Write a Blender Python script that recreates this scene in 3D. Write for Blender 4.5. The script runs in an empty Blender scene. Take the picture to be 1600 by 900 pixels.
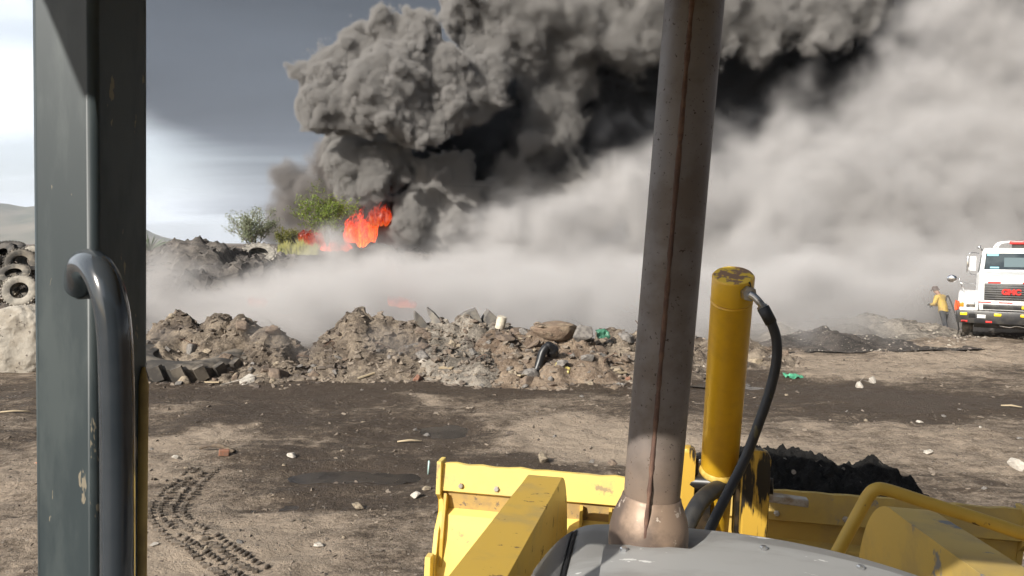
import bpy, bmesh, math, random
import numpy as np
from mathutils import Vector, Matrix, Euler, noise as mnoise
R = math.radians
scene = bpy.context.scene
col = scene.collection

# ------------------------------------------------------------------ camera, world, sun, exposure
H = 2.85
FPX = 1164.0
PITCH = R(3.44)
cam_d = bpy.data.cameras.new('camera'); cam = bpy.data.objects.new('camera', cam_d); col.objects.link(cam)
cam.location = (0, 0, H); cam.rotation_euler = (R(90) - PITCH, 0, 0)
cam_d.sensor_width = 36; cam_d.lens = 36 * FPX / 1600
cam_d.clip_start = 0.02; cam_d.clip_end = 20000
scene.camera = cam
SUN_EL, SUN_AZ = R(31), R(-40)      # azimuth of the light's travel: from behind left of the camera; the sun stands at bearing 180+AZ

scene.view_settings.view_transform = 'Standard'; scene.view_settings.look = 'None'
scene.view_settings.exposure = 0.52; scene.view_settings.gamma = 1
scene.render.engine = 'CYCLES'
cy = scene.cycles
cy.use_denoising = True
cy.use_adaptive_sampling = True; cy.adaptive_threshold = 0.03
cy.max_bounces = 6; cy.diffuse_bounces = 2; cy.glossy_bounces = 2; cy.transmission_bounces = 4; cy.transparent_max_bounces = 8
cy.volume_bounces = 1
cy.volume_step_rate = 2.2; cy.volume_max_steps = 320
cy.caustics_reflective = False; cy.caustics_refractive = False

# direction in which sunlight travels (horizontal): from behind-left to front-right
TRAVEL = Vector((math.sin(-SUN_AZ) * math.cos(SUN_EL), math.cos(SUN_AZ) * math.cos(SUN_EL), -math.sin(SUN_EL)))
sun_d = bpy.data.lights.new('sun', 'SUN'); sun_d.energy = 4.9; sun_d.angle = R(0.5); sun_d.color = (1.0, 0.95, 0.87)
sun = bpy.data.objects.new('sun', sun_d); col.objects.link(sun)
sun.rotation_euler = TRAVEL.to_track_quat('-Z', 'Y').to_euler()

def P(px, py, Y):
    """a point of the place at forward distance Y seen along photo pixel (px, py)"""
    u, v = (px - 800) / FPX, (450 - py) / FPX
    d = Vector((u, math.cos(PITCH) + v * math.sin(PITCH), -math.sin(PITCH) + v * math.cos(PITCH)))
    return Vector((0, 0, H)) + d * (Y / d.y)

def NT(nt, typ, **kw):
    n = nt.nodes.new(typ)
    for k, v in kw.items():
        if k.startswith('i_'):
            key = k[2:]
            n.inputs[int(key) if key.isdigit() else key.replace('_', ' ')].default_value = v
        else: setattr(n, k, v)
    return n

world = bpy.data.worlds.new('World'); scene.world = world; world.use_nodes = True
def build_world():
    nt = world.node_tree; nt.nodes.clear(); L = nt.links.new
    sky = NT(nt, 'ShaderNodeTexSky'); sky.sky_type = 'NISHITA'; sky.sun_disc = False
    sky.sun_elevation = SUN_EL; sky.sun_rotation = math.atan2(-TRAVEL.x, -TRAVEL.y); sky.dust_density = 2.0
    tc = NT(nt, 'ShaderNodeTexCoord')
    sep = NT(nt, 'ShaderNodeSeparateXYZ'); L(tc.outputs['Generated'], sep.inputs[0])
    def M(op, a, b=None, c=None, clamp=False):
        n = NT(nt, 'ShaderNodeMath', operation=op, use_clamp=clamp)
        for i, v in enumerate((a, b, c)):
            if v is None: continue
            if isinstance(v, (int, float)): n.inputs[i].default_value = v
            else: L(v, n.inputs[i])
        return n.outputs[0]
    x, y, z = sep.outputs
    zc = M('MAXIMUM', z, 0.02)
    # a cloud deck: directions projected on a plane overhead
    u = M('DIVIDE', x, M('ADD', zc, 0.12)); v = M('DIVIDE', y, M('ADD', zc, 0.12))
    cv = NT(nt, 'ShaderNodeCombineXYZ'); L(u, cv.inputs[0]); L(v, cv.inputs[1])
    n1 = NT(nt, 'ShaderNodeTexNoise', i_Scale=0.55, i_Detail=6.0, i_Roughness=0.52, i_Distortion=0.4); 
    mp = NT(nt, 'ShaderNodeMapping'); mp.inputs['Scale'].default_value = (0.5, 1.3, 1); mp.inputs['Rotation'].default_value = (0,0,R(-25)); mp.inputs['Location'].default_value = (3.1, 1.2, 0)
    L(cv.outputs[0], mp.inputs[0]); L(mp.outputs[0], n1.inputs['Vector'])
    nz = n1.outputs['Fac']
    # smoke pall: the sky is covered above a line that sinks toward the fire
    az = M('ARCTAN2', x, y)
    el = M('ARCSINE', z)
    sq = M('MAXIMUM', M('SUBTRACT', M('MULTIPLY', az, -1.0), PALL[0]), 0.0)
    lo = M('MULTIPLY_ADD', M('MULTIPLY', sq, sq), PALL[1], 0.03)
    t = M('SUBTRACT', el, lo)
    t = M('ADD', t, M('MULTIPLY', M('SUBTRACT', nz, 0.5), 0.20))
    pall = NT(nt, 'ShaderNodeMapRange', interpolation_type='SMOOTHSTEP', clamp=True); L(t, pall.inputs[0])
    pall.inputs[1].default_value = -0.05; pall.inputs[2].default_value = 0.07
    # clouds under it: bright white
    bright = NT(nt, 'ShaderNodeMix', data_type='RGBA'); L(sky.outputs[0], bright.inputs[6]); bright.inputs[7].default_value = (11.0, 11.7, 12.4, 1)
    bm = NT(nt, 'ShaderNodeMapRange', interpolation_type='SMOOTHSTEP'); L(nz, bm.inputs[0]); bm.inputs[1].default_value = 0.3; bm.inputs[2].default_value = 0.6; bm.inputs[3].default_value = 0.55; bm.inputs[4].default_value = 1
    fr = NT(nt, 'ShaderNodeMapRange', interpolation_type='SMOOTHSTEP'); L(y, fr.inputs[0]); fr.inputs[1].default_value = -.3; fr.inputs[2].default_value = .35; fr.inputs[3].default_value = .22; fr.inputs[4].default_value = 1
    L(M('MULTIPLY', bm.outputs[0], fr.outputs[0]), bright.inputs[0])
    dk = NT(nt, 'ShaderNodeMix', data_type='RGBA')
    dn = NT(nt, 'ShaderNodeMapRange'); L(nz, dn.inputs[0]); dn.inputs[1].default_value = 0.35; dn.inputs[2].default_value = 0.65
    L(dn.outputs[0], dk.inputs[0]); dk.inputs[6].default_value = (1.0, 1.2, 1.5, 1); dk.inputs[7].default_value = (0.44, 0.55, 0.72, 1)
    mx = NT(nt, 'ShaderNodeMix', data_type='RGBA'); L(pall.outputs[0], mx.inputs[0]); L(bright.outputs[2], mx.inputs[6]); L(dk.outputs[2], mx.inputs[7])
    bg = NT(nt, 'ShaderNodeBackground', i_Strength=0.078); L(mx.outputs[2], bg.inputs[0])
    out = NT(nt, 'ShaderNodeOutputWorld'); L(bg.outputs[0], out.inputs[0])
PALL = (0.30, 3.6)
build_world()
# ------------------------------------------------------------------ helpers
def prop(o, label=None, cat=None, group=None, kind=None):
    for k, v in (('label', label), ('category', cat), ('group', group), ('kind', kind)):
        if v: o[k] = v
    return o
def empty(name, loc=(0, 0, 0), **kw):
    o = bpy.data.objects.new(name, None); col.objects.link(o); o.location = loc; o.empty_display_size = 0.2
    return prop(o, **kw)
def obj(name, bm, mat, parent=None, smooth=False, autosmooth=None, **kw):
    me = bpy.data.meshes.new(name); bmesh.ops.recalc_face_normals(bm, faces=bm.faces); bm.to_mesh(me); bm.free()
    if smooth:
        me.polygons.foreach_set('use_smooth', [True] * len(me.polygons))
        if autosmooth: me.set_sharp_from_angle(angle=R(autosmooth))
    if isinstance(mat, (list, tuple)):
        for m in mat: me.materials.append(m)
    else: me.materials.append(mat)
    o = bpy.data.objects.new(name, me); col.objects.link(o)
    if parent is not None: o.parent = parent
    return prop(o, **kw)
def weighted(o):
    md = o.modifiers.new('weighted', 'WEIGHTED_NORMAL'); md.keep_sharp = True; return o
def copy_tree(o, parent=None):
    c = o.copy(); col.objects.link(c)
    if parent is not None: c.parent = parent
    for ch in list(o.children): copy_tree(ch, c)
    return c
def add_box(bm, c, s, M=None, bevel=0.0, seg=2):
    r = bmesh.ops.create_cube(bm, size=1)
    mt = Matrix.Translation(c) @ (M.to_4x4() if M is not None else Matrix.Identity(4)) @ Matrix.Diagonal((*s, 1))
    bmesh.ops.transform(bm, matrix=mt, verts=r['verts'])
    if bevel:
        es = list({e for v in r['verts'] for e in v.link_edges})
        bmesh.ops.bevel(bm, geom=es, offset=bevel, segments=seg, affect='EDGES', profile=0.5)
    return r['verts']
def smooth_path(pts, n=8):
    pts = [Vector(p) for p in pts]; out = []
    for i in range(len(pts) - 1):
        p0, p1, p2, p3 = pts[max(i - 1, 0)], pts[i], pts[i + 1], pts[min(i + 2, len(pts) - 1)]
        for k in range(n):
            t = k / n
            out.append(0.5 * ((2 * p1) + (-p0 + p2) * t + (2 * p0 - 5 * p1 + 4 * p2 - p3) * t * t + (-p0 + 3 * p1 - 3 * p2 + p3) * t ** 3))
    out.append(pts[-1]); return out
def add_tube(bm, pts, r, seg=12, caps=True):
    pts = [Vector(p) for p in pts]; rs = r if isinstance(r, (list, tuple)) else [r] * len(pts)
    rings = []; t0 = None; nrm = None
    for i, p in enumerate(pts):
        t = (pts[min(i + 1, len(pts) - 1)] - pts[max(i - 1, 0)])
        if t.length < 1e-9: t = Vector((0, 0, 1))
        t.normalize()
        if nrm is None:
            nrm = t.orthogonal().normalized()
        else:
            q = t0.rotation_difference(t); nrm = (q @ nrm); nrm = (nrm - t * nrm.dot(t)).normalized()
        t0 = t; b = t.cross(nrm)
        rings.append([bm.verts.new(p + (nrm * math.cos(a) + b * math.sin(a)) * rs[i]) for a in [2 * math.pi * k / seg for k in range(seg)]])
    for a, b in zip(rings, rings[1:]):
        for k in range(seg): bm.faces.new((a[k], a[(k + 1) % seg], b[(k + 1) % seg], b[k]))
    if caps:
        bm.faces.new(rings[0][::-1]); bm.faces.new(rings[-1])
    return rings
def add_lathe(bm, prof, M, seg=32, close=False):
    """prof: (radius, height) pairs, about local z of matrix M"""
    rings = []
    for r, h in prof:
        if r < 1e-6: rings.append([bm.verts.new(M @ Vector((0, 0, h)))])
        else: rings.append([bm.verts.new(M @ Vector((r * math.cos(2 * math.pi * k / seg), r * math.sin(2 * math.pi * k / seg), h))) for k in range(seg)])
    pairs = list(zip(rings, rings[1:])) + ([(rings[-1], rings[0])] if close else [])
    for a, b in pairs:
        for k in range(seg):
            k2 = (k + 1) % seg
            if len(a) == 1 and len(b) == 1: continue
            if len(a) == 1: bm.faces.new((a[0], b[k2], b[k]))
            elif len(b) == 1: bm.faces.new((a[k], a[k2], b[0]))
            else: bm.faces.new((a[k], a[k2], b[k2], b[k]))
def add_prism(bm, poly, M, w, bevel=0.0):
    """polygon of (x, y) in local xy of M, thickness w centred on local z"""
    a = [bm.verts.new(M @ Vector((x, y, -w / 2))) for x, y in poly]; b = [bm.verts.new(M @ Vector((x, y, w / 2))) for x, y in poly]
    n = len(poly); fs = [bm.faces.new(a[::-1]), bm.faces.new(b)]
    for i in range(n): fs.append(bm.faces.new((a[i], a[(i + 1) % n], b[(i + 1) % n], b[i])))
    if bevel:
        es = list({e for f in fs[:2] for e in f.edges})
        bmesh.ops.bevel(bm, geom=es, offset=bevel, segments=2, affect='EDGES', profile=0.5)
def frame(o, x, y, z):
    m = Matrix((x, y, z)).transposed().to_4x4(); m.translation = o; return m

# numpy lattice noise
def _h(ix, iy, iz, seed):
    n = (ix.astype(np.int64) * 374761393 + iy.astype(np.int64) * 668265263 + iz.astype(np.int64) * 1274126177 + seed * 974634421) & 0x7fffffff
    n = ((n ^ (n >> 13)) * 1274126177) & 0x7fffffff
    n = ((n ^ (n >> 16)) * 668265263) & 0x7fffffff
    return ((n ^ (n >> 15)) & 0xffff) / 65535.0
def vnoise(x, y, z=None, seed=0):
    x = np.asarray(x, float); y = np.asarray(y, float); z = np.zeros_like(x) if z is None else np.asarray(z, float)
    ix, iy, iz = np.floor(x), np.floor(y), np.floor(z); fx, fy, fz = x - ix, y - iy, z - iz
    fx, fy, fz = [f * f * (3 - 2 * f) for f in (fx, fy, fz)]
    r = 0
    for a in (0, 1):
        for b in (0, 1):
            for c in (0, 1):
                r = r + _h(ix + a, iy + b, iz + c, seed) * (fx if a else 1 - fx) * (fy if b else 1 - fy) * (fz if c else 1 - fz)
    return r * 2 - 1
def fbm(x, y, z=None, seed=0, oct=4, gain=0.5):
    r = 0; a = 1.0; f = 1.0
    for o in range(oct):
        r = r + a * vnoise(np.asarray(x) * f + 17.3 * o, np.asarray(y) * f - 9.1 * o, None if z is None else np.asarray(z) * f, seed + o); a *= gain; f *= 2.03
    return r
def worley(x, y, seed=0):
    x = np.asarray(x, float); y = np.asarray(y, float); ix, iy = np.floor(x), np.floor(y); best = np.full(x.shape, 9.0); zz = np.zeros_like(ix)
    for a in (-1, 0, 1):
        for b in (-1, 0, 1):
            px = ix + a + _h(ix + a, iy + b, zz, seed); py = iy + b + _h(ix + a, iy + b, zz, seed + 7)
            best = np.minimum(best, np.hypot(px - x, py - y))
    return best

# ------------------------------------------------------------------ materials
def mat(name, c1, rough=0.6, metal=0.0, c2=None, scale=6.0, lo=0.42, hi=0.62, detail=5, bump=0.0, bscale=None, bdist=0.01, coord='Object', c3=None, s3=30.0, t3=0.66, w3=0.04, stretch=None, spec=0.5, r3=None, coat=0.0):
    m = bpy.data.materials.new(name); m.use_nodes = True; nt = m.node_tree; L = nt.links.new
    b = nt.nodes['Principled BSDF']; b.inputs['Base Color'].default_value = (*c1, 1); b.inputs['Roughness'].default_value = rough; b.inputs['Metallic'].default_value = metal
    b.inputs['Specular IOR Level'].default_value = spec; b.inputs['Coat Weight'].default_value = coat
    tc = NT(nt, 'ShaderNodeTexCoord'); vec = tc.outputs[coord]
    if stretch:
        mp = NT(nt, 'ShaderNodeMapping'); mp.inputs['Scale'].default_value = stretch; L(vec, mp.inputs[0]); vec = mp.outputs[0]
    cur = None
    if c2 is not None:
        n = NT(nt, 'ShaderNodeTexNoise', i_Scale=scale, i_Detail=float(detail), i_Roughness=0.6); L(vec, n.inputs['Vector'])
        mr = NT(nt, 'ShaderNodeMapRange', interpolation_type='SMOOTHSTEP'); L(n.outputs['Fac'], mr.inputs[0]); mr.inputs[1].default_value = lo; mr.inputs[2].default_value = hi
        mx = NT(nt, 'ShaderNodeMix', data_type='RGBA'); L(mr.outputs[0], mx.inputs[0]); mx.inputs[6].default_value = (*c1, 1); mx.inputs[7].default_value = (*c2, 1)
        cur = mx.outputs[2]
    if c3 is not None:
        n3 = NT(nt, 'ShaderNodeTexNoise', i_Scale=s3, i_Detail=4.0, i_Roughness=0.65); L(vec, n3.inputs['Vector'])
        m3 = NT(nt, 'ShaderNodeMapRange', interpolation_type='SMOOTHSTEP'); L(n3.outputs['Fac'], m3.inputs[0]); m3.inputs[1].default_value = t3; m3.inputs[2].default_value = t3 + w3
        x3 = NT(nt, 'ShaderNodeMix', data_type='RGBA'); L(m3.outputs[0], x3.inputs[0]); x3.inputs[7].default_value = (*c3, 1)
        if cur is not None: L(cur, x3.inputs[6])
        else: x3.inputs[6].default_value = (*c1, 1)
        cur = x3.outputs[2]
        if r3 is not None:
            xr = NT(nt, 'ShaderNodeMix', data_type='FLOAT'); L(m3.outputs[0], xr.inputs[0]); xr.inputs[2].default_value = rough; xr.inputs[3].default_value = r3; L(xr.outputs[0], b.inputs['Roughness'])
    if cur is not None: L(cur, b.inputs['Base Color'])
    if bump:
        nb = NT(nt, 'ShaderNodeTexNoise', i_Scale=bscale or scale * 3, i_Detail=6.0, i_Roughness=0.65); L(vec, nb.inputs['Vector'])
        bp = NT(nt, 'ShaderNodeBump', i_Strength=bump, i_Distance=bdist); L(nb.outputs['Fac'], bp.inputs['Height']); L(bp.outputs[0], b.inputs['Normal'])
    return m
def emis(name, c, s):
    m = bpy.data.materials.new(name); m.use_nodes = True; b = m.node_tree.nodes['Principled BSDF']
    b.inputs['Base Color'].default_value = (0, 0, 0, 1); b.inputs['Emission Color'].default_value = (*c, 1); b.inputs['Emission Strength'].default_value = s; return m
# ------------------------------------------------------------------ ground
def gpx(px, py, dz=0.0):
    """where photo pixel (px, py) meets the level ground"""
    Y = 30.0
    for _ in range(6): Y = Y * (H - dz) / max(H - P(px, py, Y).z, 1e-3)
    p = P(px, py, Y); return p.x, p.y
ZONES = [  # px, py, rx, ry, dryness
 (420,630,240,32,-.50),(330,612,140,16,-.3),(560,742,150,34,-.55),(440,790,110,26,-.40),(700,672,120,36,-.45),(1180,602,230,20,-.55),(1480,628,230,20,-.55),(930,606,170,14,-.5),
 (860,725,140,16,-.35),(740,610,160,16,-.4),(620,860,70,40,-.15),(1300,660,160,10,-.2),(110,610,140,18,-.35),
 (645,628,66,7,.8),(300,682,90,16,.6),(280,640,40,6,.3),(900,690,120,26,.65),(860,660,80,10,.4),(140,720,170,70,.35),(400,862,260,46,.42),(1330,566,240,16,.4),(1230,660,56,9,.8),(1400,705,300,40,.4),
 (1550,560,160,22,.45),(1300,590,120,8,.4),(200,850,200,60,.3),(980,660,60,12,.3),(1100,690,120,25,.3)]
ZW = []
for px, py, rx, ry, v in ZONES:
    x, y = gpx(px, py); ZW.append((x, y, rx / FPX * y, y * y / (FPX * H) * ry, v))
def dryness(x, y):
    wx = x + 0.5 * fbm(x * .9, y * .9, seed=3, oct=4); wy = y + 0.6 * fbm(x * .9, y * .9, seed=9, oct=4)
    d = np.full(np.shape(x), 0.38) + 0.20 * fbm(x * .35, y * .55, seed=5, oct=5, gain=.6)
    for cx, cy, rx, ry, v in ZW:
        q = ((wx - cx) / rx) ** 2 + ((wy - cy) / ry) ** 2
        d = d + .85 * v * np.exp(-q ** 1.5 * 0.9)
    return d
PUD = [(530,740,70,11),(415,789,55,10),(700,672,36,10),(966,612,18,4),(618,744,34,8),(1135,601,40,4)]
PW = []
for px, py, rx, ry in PUD:
    x, y = gpx(px, py); PW.append((x, y, rx / FPX * y, y * y / (FPX * H) * ry))
def base_h(x, y):
    x = np.asarray(x, float); y = np.asarray(y, float)
    h = 0.16 * np.exp(-(((x - 13.6) / 4.5) ** 2 + ((y - 21) / 3.2) ** 2)) - 0.36 * np.exp(-(((x - 15.2) / 3.6) ** 4 + ((y - 28.2) / 4.3) ** 4))
    far = np.clip((np.hypot(x, y) - 45) / 40, 0, 1)
    h = h + 0.5 * far * fbm(x * .03, y * .03, seed=31, oct=3)
    h = h + 1.2 * np.exp(-(((x + 19) / 9) ** 2 + ((y - 60) / 8) ** 2))
    return h
def ground_h(x, y):
    x = np.asarray(x, float); y = np.asarray(y, float)
    d = dryness(x, y)
    h = base_h(x, y) + 0.05 * fbm(x * .6, y * .8, seed=11, oct=3)
    rough = np.clip(0.5 + d, 0.25, 1.3)
    h = h + rough * (0.022 * fbm(x * 3.1, y * 3.1, seed=12, oct=3, gain=.6) + 0.028 * np.clip(0.42 - worley(x * 3.3, y * 3.3, seed=4), 0, 1) + 0.022 * np.clip(.4 - worley(x * 7.5, y * 7.5, seed=6), 0, 1))
    for a, (ang, s, off) in enumerate(((-12, 1.9, 0.3), (8, 1.3, 1.1))):      # wheel ruts
        t = x * math.sin(R(ang)) + y * math.cos(R(ang)); h = h - 0.022 * np.clip(np.sin(t * s + off + .8 * fbm(x * .25, y * .25, seed=20 + a)) - .72, 0, 1) * 3
    for cx, cy, rx, ry in PW:
        q = ((x - cx) / (rx * 1.25)) ** 2 + ((y - cy) / (ry * 1.25)) ** 2
        k = np.exp(-q ** 2); h = h * (1 - .55 * k) - 0.060 * k
    return h
def axis(segs):
    out = []
    for a, b, n, p in segs:
        t = np.linspace(0, 1, n, endpoint=False); out.append(a + (b - a) * t ** p)
    out.append([segs[-1][1]]); return np.concatenate(out)
gx = np.concatenate([[-4000, -1200, -400, -150], np.linspace(-80, -17, 26)[:-1], np.linspace(-17, 19, 460)[:-1], np.linspace(19, 80, 26), [150, 400, 1200, 4000]])
gy = np.concatenate([[-600, -150, -40, -10, 0, 2.5], np.linspace(4, 13, 190)[:-1], np.linspace(13, 28, 190)[:-1], np.linspace(28, 80, 70), [110, 160, 300, 700, 1500, 4000, 8000]])
X, Yg = np.meshgrid(gx, gy); Zg = ground_h(X, Yg)
nx, ny = len(gx), len(gy)
me = bpy.data.meshes.new('ground')
V = np.stack([X, Yg, Zg], -1).reshape(-1, 3)
idx = np.arange(nx * ny).reshape(ny, nx)
F = np.stack([idx[:-1, :-1], idx[:-1, 1:], idx[1:, 1:], idx[1:, :-1]], -1).reshape(-1, 4)
me.from_pydata(V.tolist(), [], F.tolist())
at = me.attributes.new('dry', 'FLOAT', 'POINT'); at.data.foreach_set('value', dryness(X, Yg).reshape(-1).astype(np.float32))
me.polygons.foreach_set('use_smooth', [True] * len(me.polygons))
def ground_mat(name, dark, light, use_attr=True, wet=True, lo=.08, hi=.98, bump=1.0):
    m = bpy.data.materials.new(name); m.use_nodes = True; nt = m.node_tree; L = nt.links.new; b = nt.nodes['Principled BSDF']
    tc = NT(nt, 'ShaderNodeTexCoord'); v = tc.outputs['Object']
    def N(s, d=6.0, r=.65):
        n = NT(nt, 'ShaderNodeTexNoise', i_Scale=s, i_Detail=d, i_Roughness=r); L(v, n.inputs['Vector']); return n.outputs['Fac']
    def M(op, a, c=None, e=None, clamp=False):
        n = NT(nt, 'ShaderNodeMath', operation=op, use_clamp=clamp)
        for i, q in enumerate((a, c, e)):
            if q is None: continue
            if isinstance(q, (int, float)): n.inputs[i].default_value = q
            else: L(q, n.inputs[i])
        return n.outputs[0]
    if use_attr:
        an = NT(nt, 'ShaderNodeAttribute'); an.attribute_name = 'dry'; d = an.outputs['Fac']
    else: d = M('MULTIPLY_ADD', N(0.9, 4.0), 1.6, -0.35)
    d = M('ADD', d, M('MULTIPLY_ADD', N(4.0, 8.0, .7), 1.5, -.75))
    mpx = NT(nt, 'ShaderNodeMapping'); mpx.inputs['Scale'].default_value = (.55, 3.2, 1); mpx.inputs['Rotation'].default_value = (0, 0, .06); L(v, mpx.inputs[0])
    ns = NT(nt, 'ShaderNodeTexNoise', i_Scale=1.6, i_Detail=8.0, i_Roughness=.7); L(mpx.outputs[0], ns.inputs['Vector'])
    d = M('ADD', d, M('MULTIPLY_ADD', ns.outputs['Fac'], 1.3, -.65))
    d = M('ADD', d, M('MULTIPLY_ADD', N(26.0, 4.0, .7), 1.1, -.55))
    mr = NT(nt, 'ShaderNodeMapRange', interpolation_type='SMOOTHSTEP'); L(d, mr.inputs[0]); mr.inputs[1].default_value = lo; mr.inputs[2].default_value = hi
    mx = NT(nt, 'ShaderNodeMix', data_type='RGBA'); L(mr.outputs[0], mx.inputs[0]); mx.inputs[6].default_value = (*dark, 1); mx.inputs[7].default_value = (*light, 1)
    vo = NT(nt, 'ShaderNodeTexVoronoi', i_Scale=17.0); L(v, vo.inputs['Vector'])           # pebbles
    pr = NT(nt, 'ShaderNodeMapRange', interpolation_type='SMOOTHSTEP'); L(vo.outputs['Distance'], pr.inputs[0]); pr.inputs[1].default_value = .27; pr.inputs[2].default_value = .2
    wn = NT(nt, 'ShaderNodeSeparateColor'); L(vo.outputs['Color'], wn.inputs[0])
    pk = M('MULTIPLY', pr.outputs[0], M('GREATER_THAN', wn.outputs[0], .72))
    pm = NT(nt, 'ShaderNodeMix', data_type='RGBA'); L(M('MULTIPLY', pk, .75), pm.inputs[0]); L(mx.outputs[2], pm.inputs[6])
    pc = NT(nt, 'ShaderNodeValToRGB'); L(wn.outputs[1], pc.inputs[0]); pc.color_ramp.elements[0].color = (.07, .06, .05, 1); pc.color_ramp.elements[1].color = (.42, .37, .31, 1); L(pc.outputs[0], pm.inputs[7])
    L(pm.outputs[2], b.inputs['Base Color'])
    if wet:
        rr = NT(nt, 'ShaderNodeMapRange'); L(d, rr.inputs[0]); rr.inputs[1].default_value = -.1; rr.inputs[2].default_value = .3; rr.inputs[3].default_value = .5; rr.inputs[4].default_value = .92; L(rr.outputs[0], b.inputs['Roughness'])
    else: b.inputs['Roughness'].default_value = .92
    b.inputs['Specular IOR Level'].default_value = .3
    hgt = M('ADD', M('MULTIPLY', N(9.0, 8.0, .72), 1.0), M('MULTIPLY', pk, .12))
    hgt = M('ADD', hgt, M('MULTIPLY', N(45.0, 4.0, .7), .3))
    bp = NT(nt, 'ShaderNodeBump', i_Strength=bump, i_Distance=.06); L(hgt, bp.inputs['Height']); L(bp.outputs[0], b.inputs['Normal'])
    return m
M_ground = ground_mat('dry_and_oily_dirt', (.066, .048, .034), (.35, .28, .212))
me.materials.append(M_ground)
g = bpy.data.objects.new('ground', me); col.objects.link(g); prop(g, kind='structure')

def blob(bm, cx, cy, rx, ry, z, seed, n=40, th=.004):
    rng = random.Random(seed); ph = [rng.uniform(0, 6.28) for _ in range(5)]
    ring = []
    for k in range(n):
        a = 2 * math.pi * k / n; s = 1 + .16 * math.sin(2 * a + ph[0]) + .14 * math.sin(3 * a + ph[1]) + .09 * math.sin(5 * a + ph[2]) + .06 * math.sin(9 * a + ph[3])
        ring.append(bm.verts.new((cx + rx * s * math.cos(a), cy + ry * s * math.sin(a), z)))
    bm.faces.new(ring)
M_puddle = mat('oily_water', (.026, .021, .017), .22, c2=(.05, .04, .031), scale=3, spec=.6, bump=.05, bscale=6, bdist=.01)
for i, (cx, cy, rx, ry) in enumerate(PW):
    bm = bmesh.new(); blob(bm, cx, cy, rx * 1.35, ry * 1.35, float(base_h(cx, cy)) - .040 + .002 * i, i); obj('puddle', bm, M_puddle, kind='structure')

# distant hills, hazy by distance
def hill_h(x, y):
    return 0
M_hill = mat('dry_scrub_hills', (.10, .105, .07), .95, c2=(.2, .175, .13), scale=.004, coord='Object', lo=.35, hi=.65, detail=8)
hx = np.linspace(-5200, 600, 150); hy = np.linspace(3300, 5600, 50); HX, HY = np.meshgrid(hx, hy)
az = (HX / HY)
prof = np.interp(az, [-1.6, -1.1, -.86, -.72, -.69, -.66, -.63, -.58, -.52, -.49, -.475, -.45, -.40, -.2], [230, 330, 330, 235, 222, 195, 200, 165, 110, 78, 45, 22, 8, 0])
dep = np.clip(1 - np.abs(HY - 4200) / 900, 0, 1)
ridge = 1 - np.abs(fbm(HX * .0018, HY * .0018, seed=44, oct=5))
HZ = 1.12 * prof * dep ** .8 * (0.72 + .33 * ridge) - 4
me = bpy.data.meshes.new('hills'); nxh, nyh = len(hx), len(hy)
idx = np.arange(nxh * nyh).reshape(nyh, nxh)
me.from_pydata(np.stack([HX, HY, HZ], -1).reshape(-1, 3).tolist(), [], np.stack([idx[:-1, :-1], idx[:-1, 1:], idx[1:, 1:], idx[1:, :-1]], -1).reshape(-1, 4).tolist())
me.materials.append(M_hill); me.polygons.foreach_set('use_smooth', [True] * len(me.polygons))
o = bpy.data.objects.new('hills', me); col.objects.link(o); prop(o, kind='structure')
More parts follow.
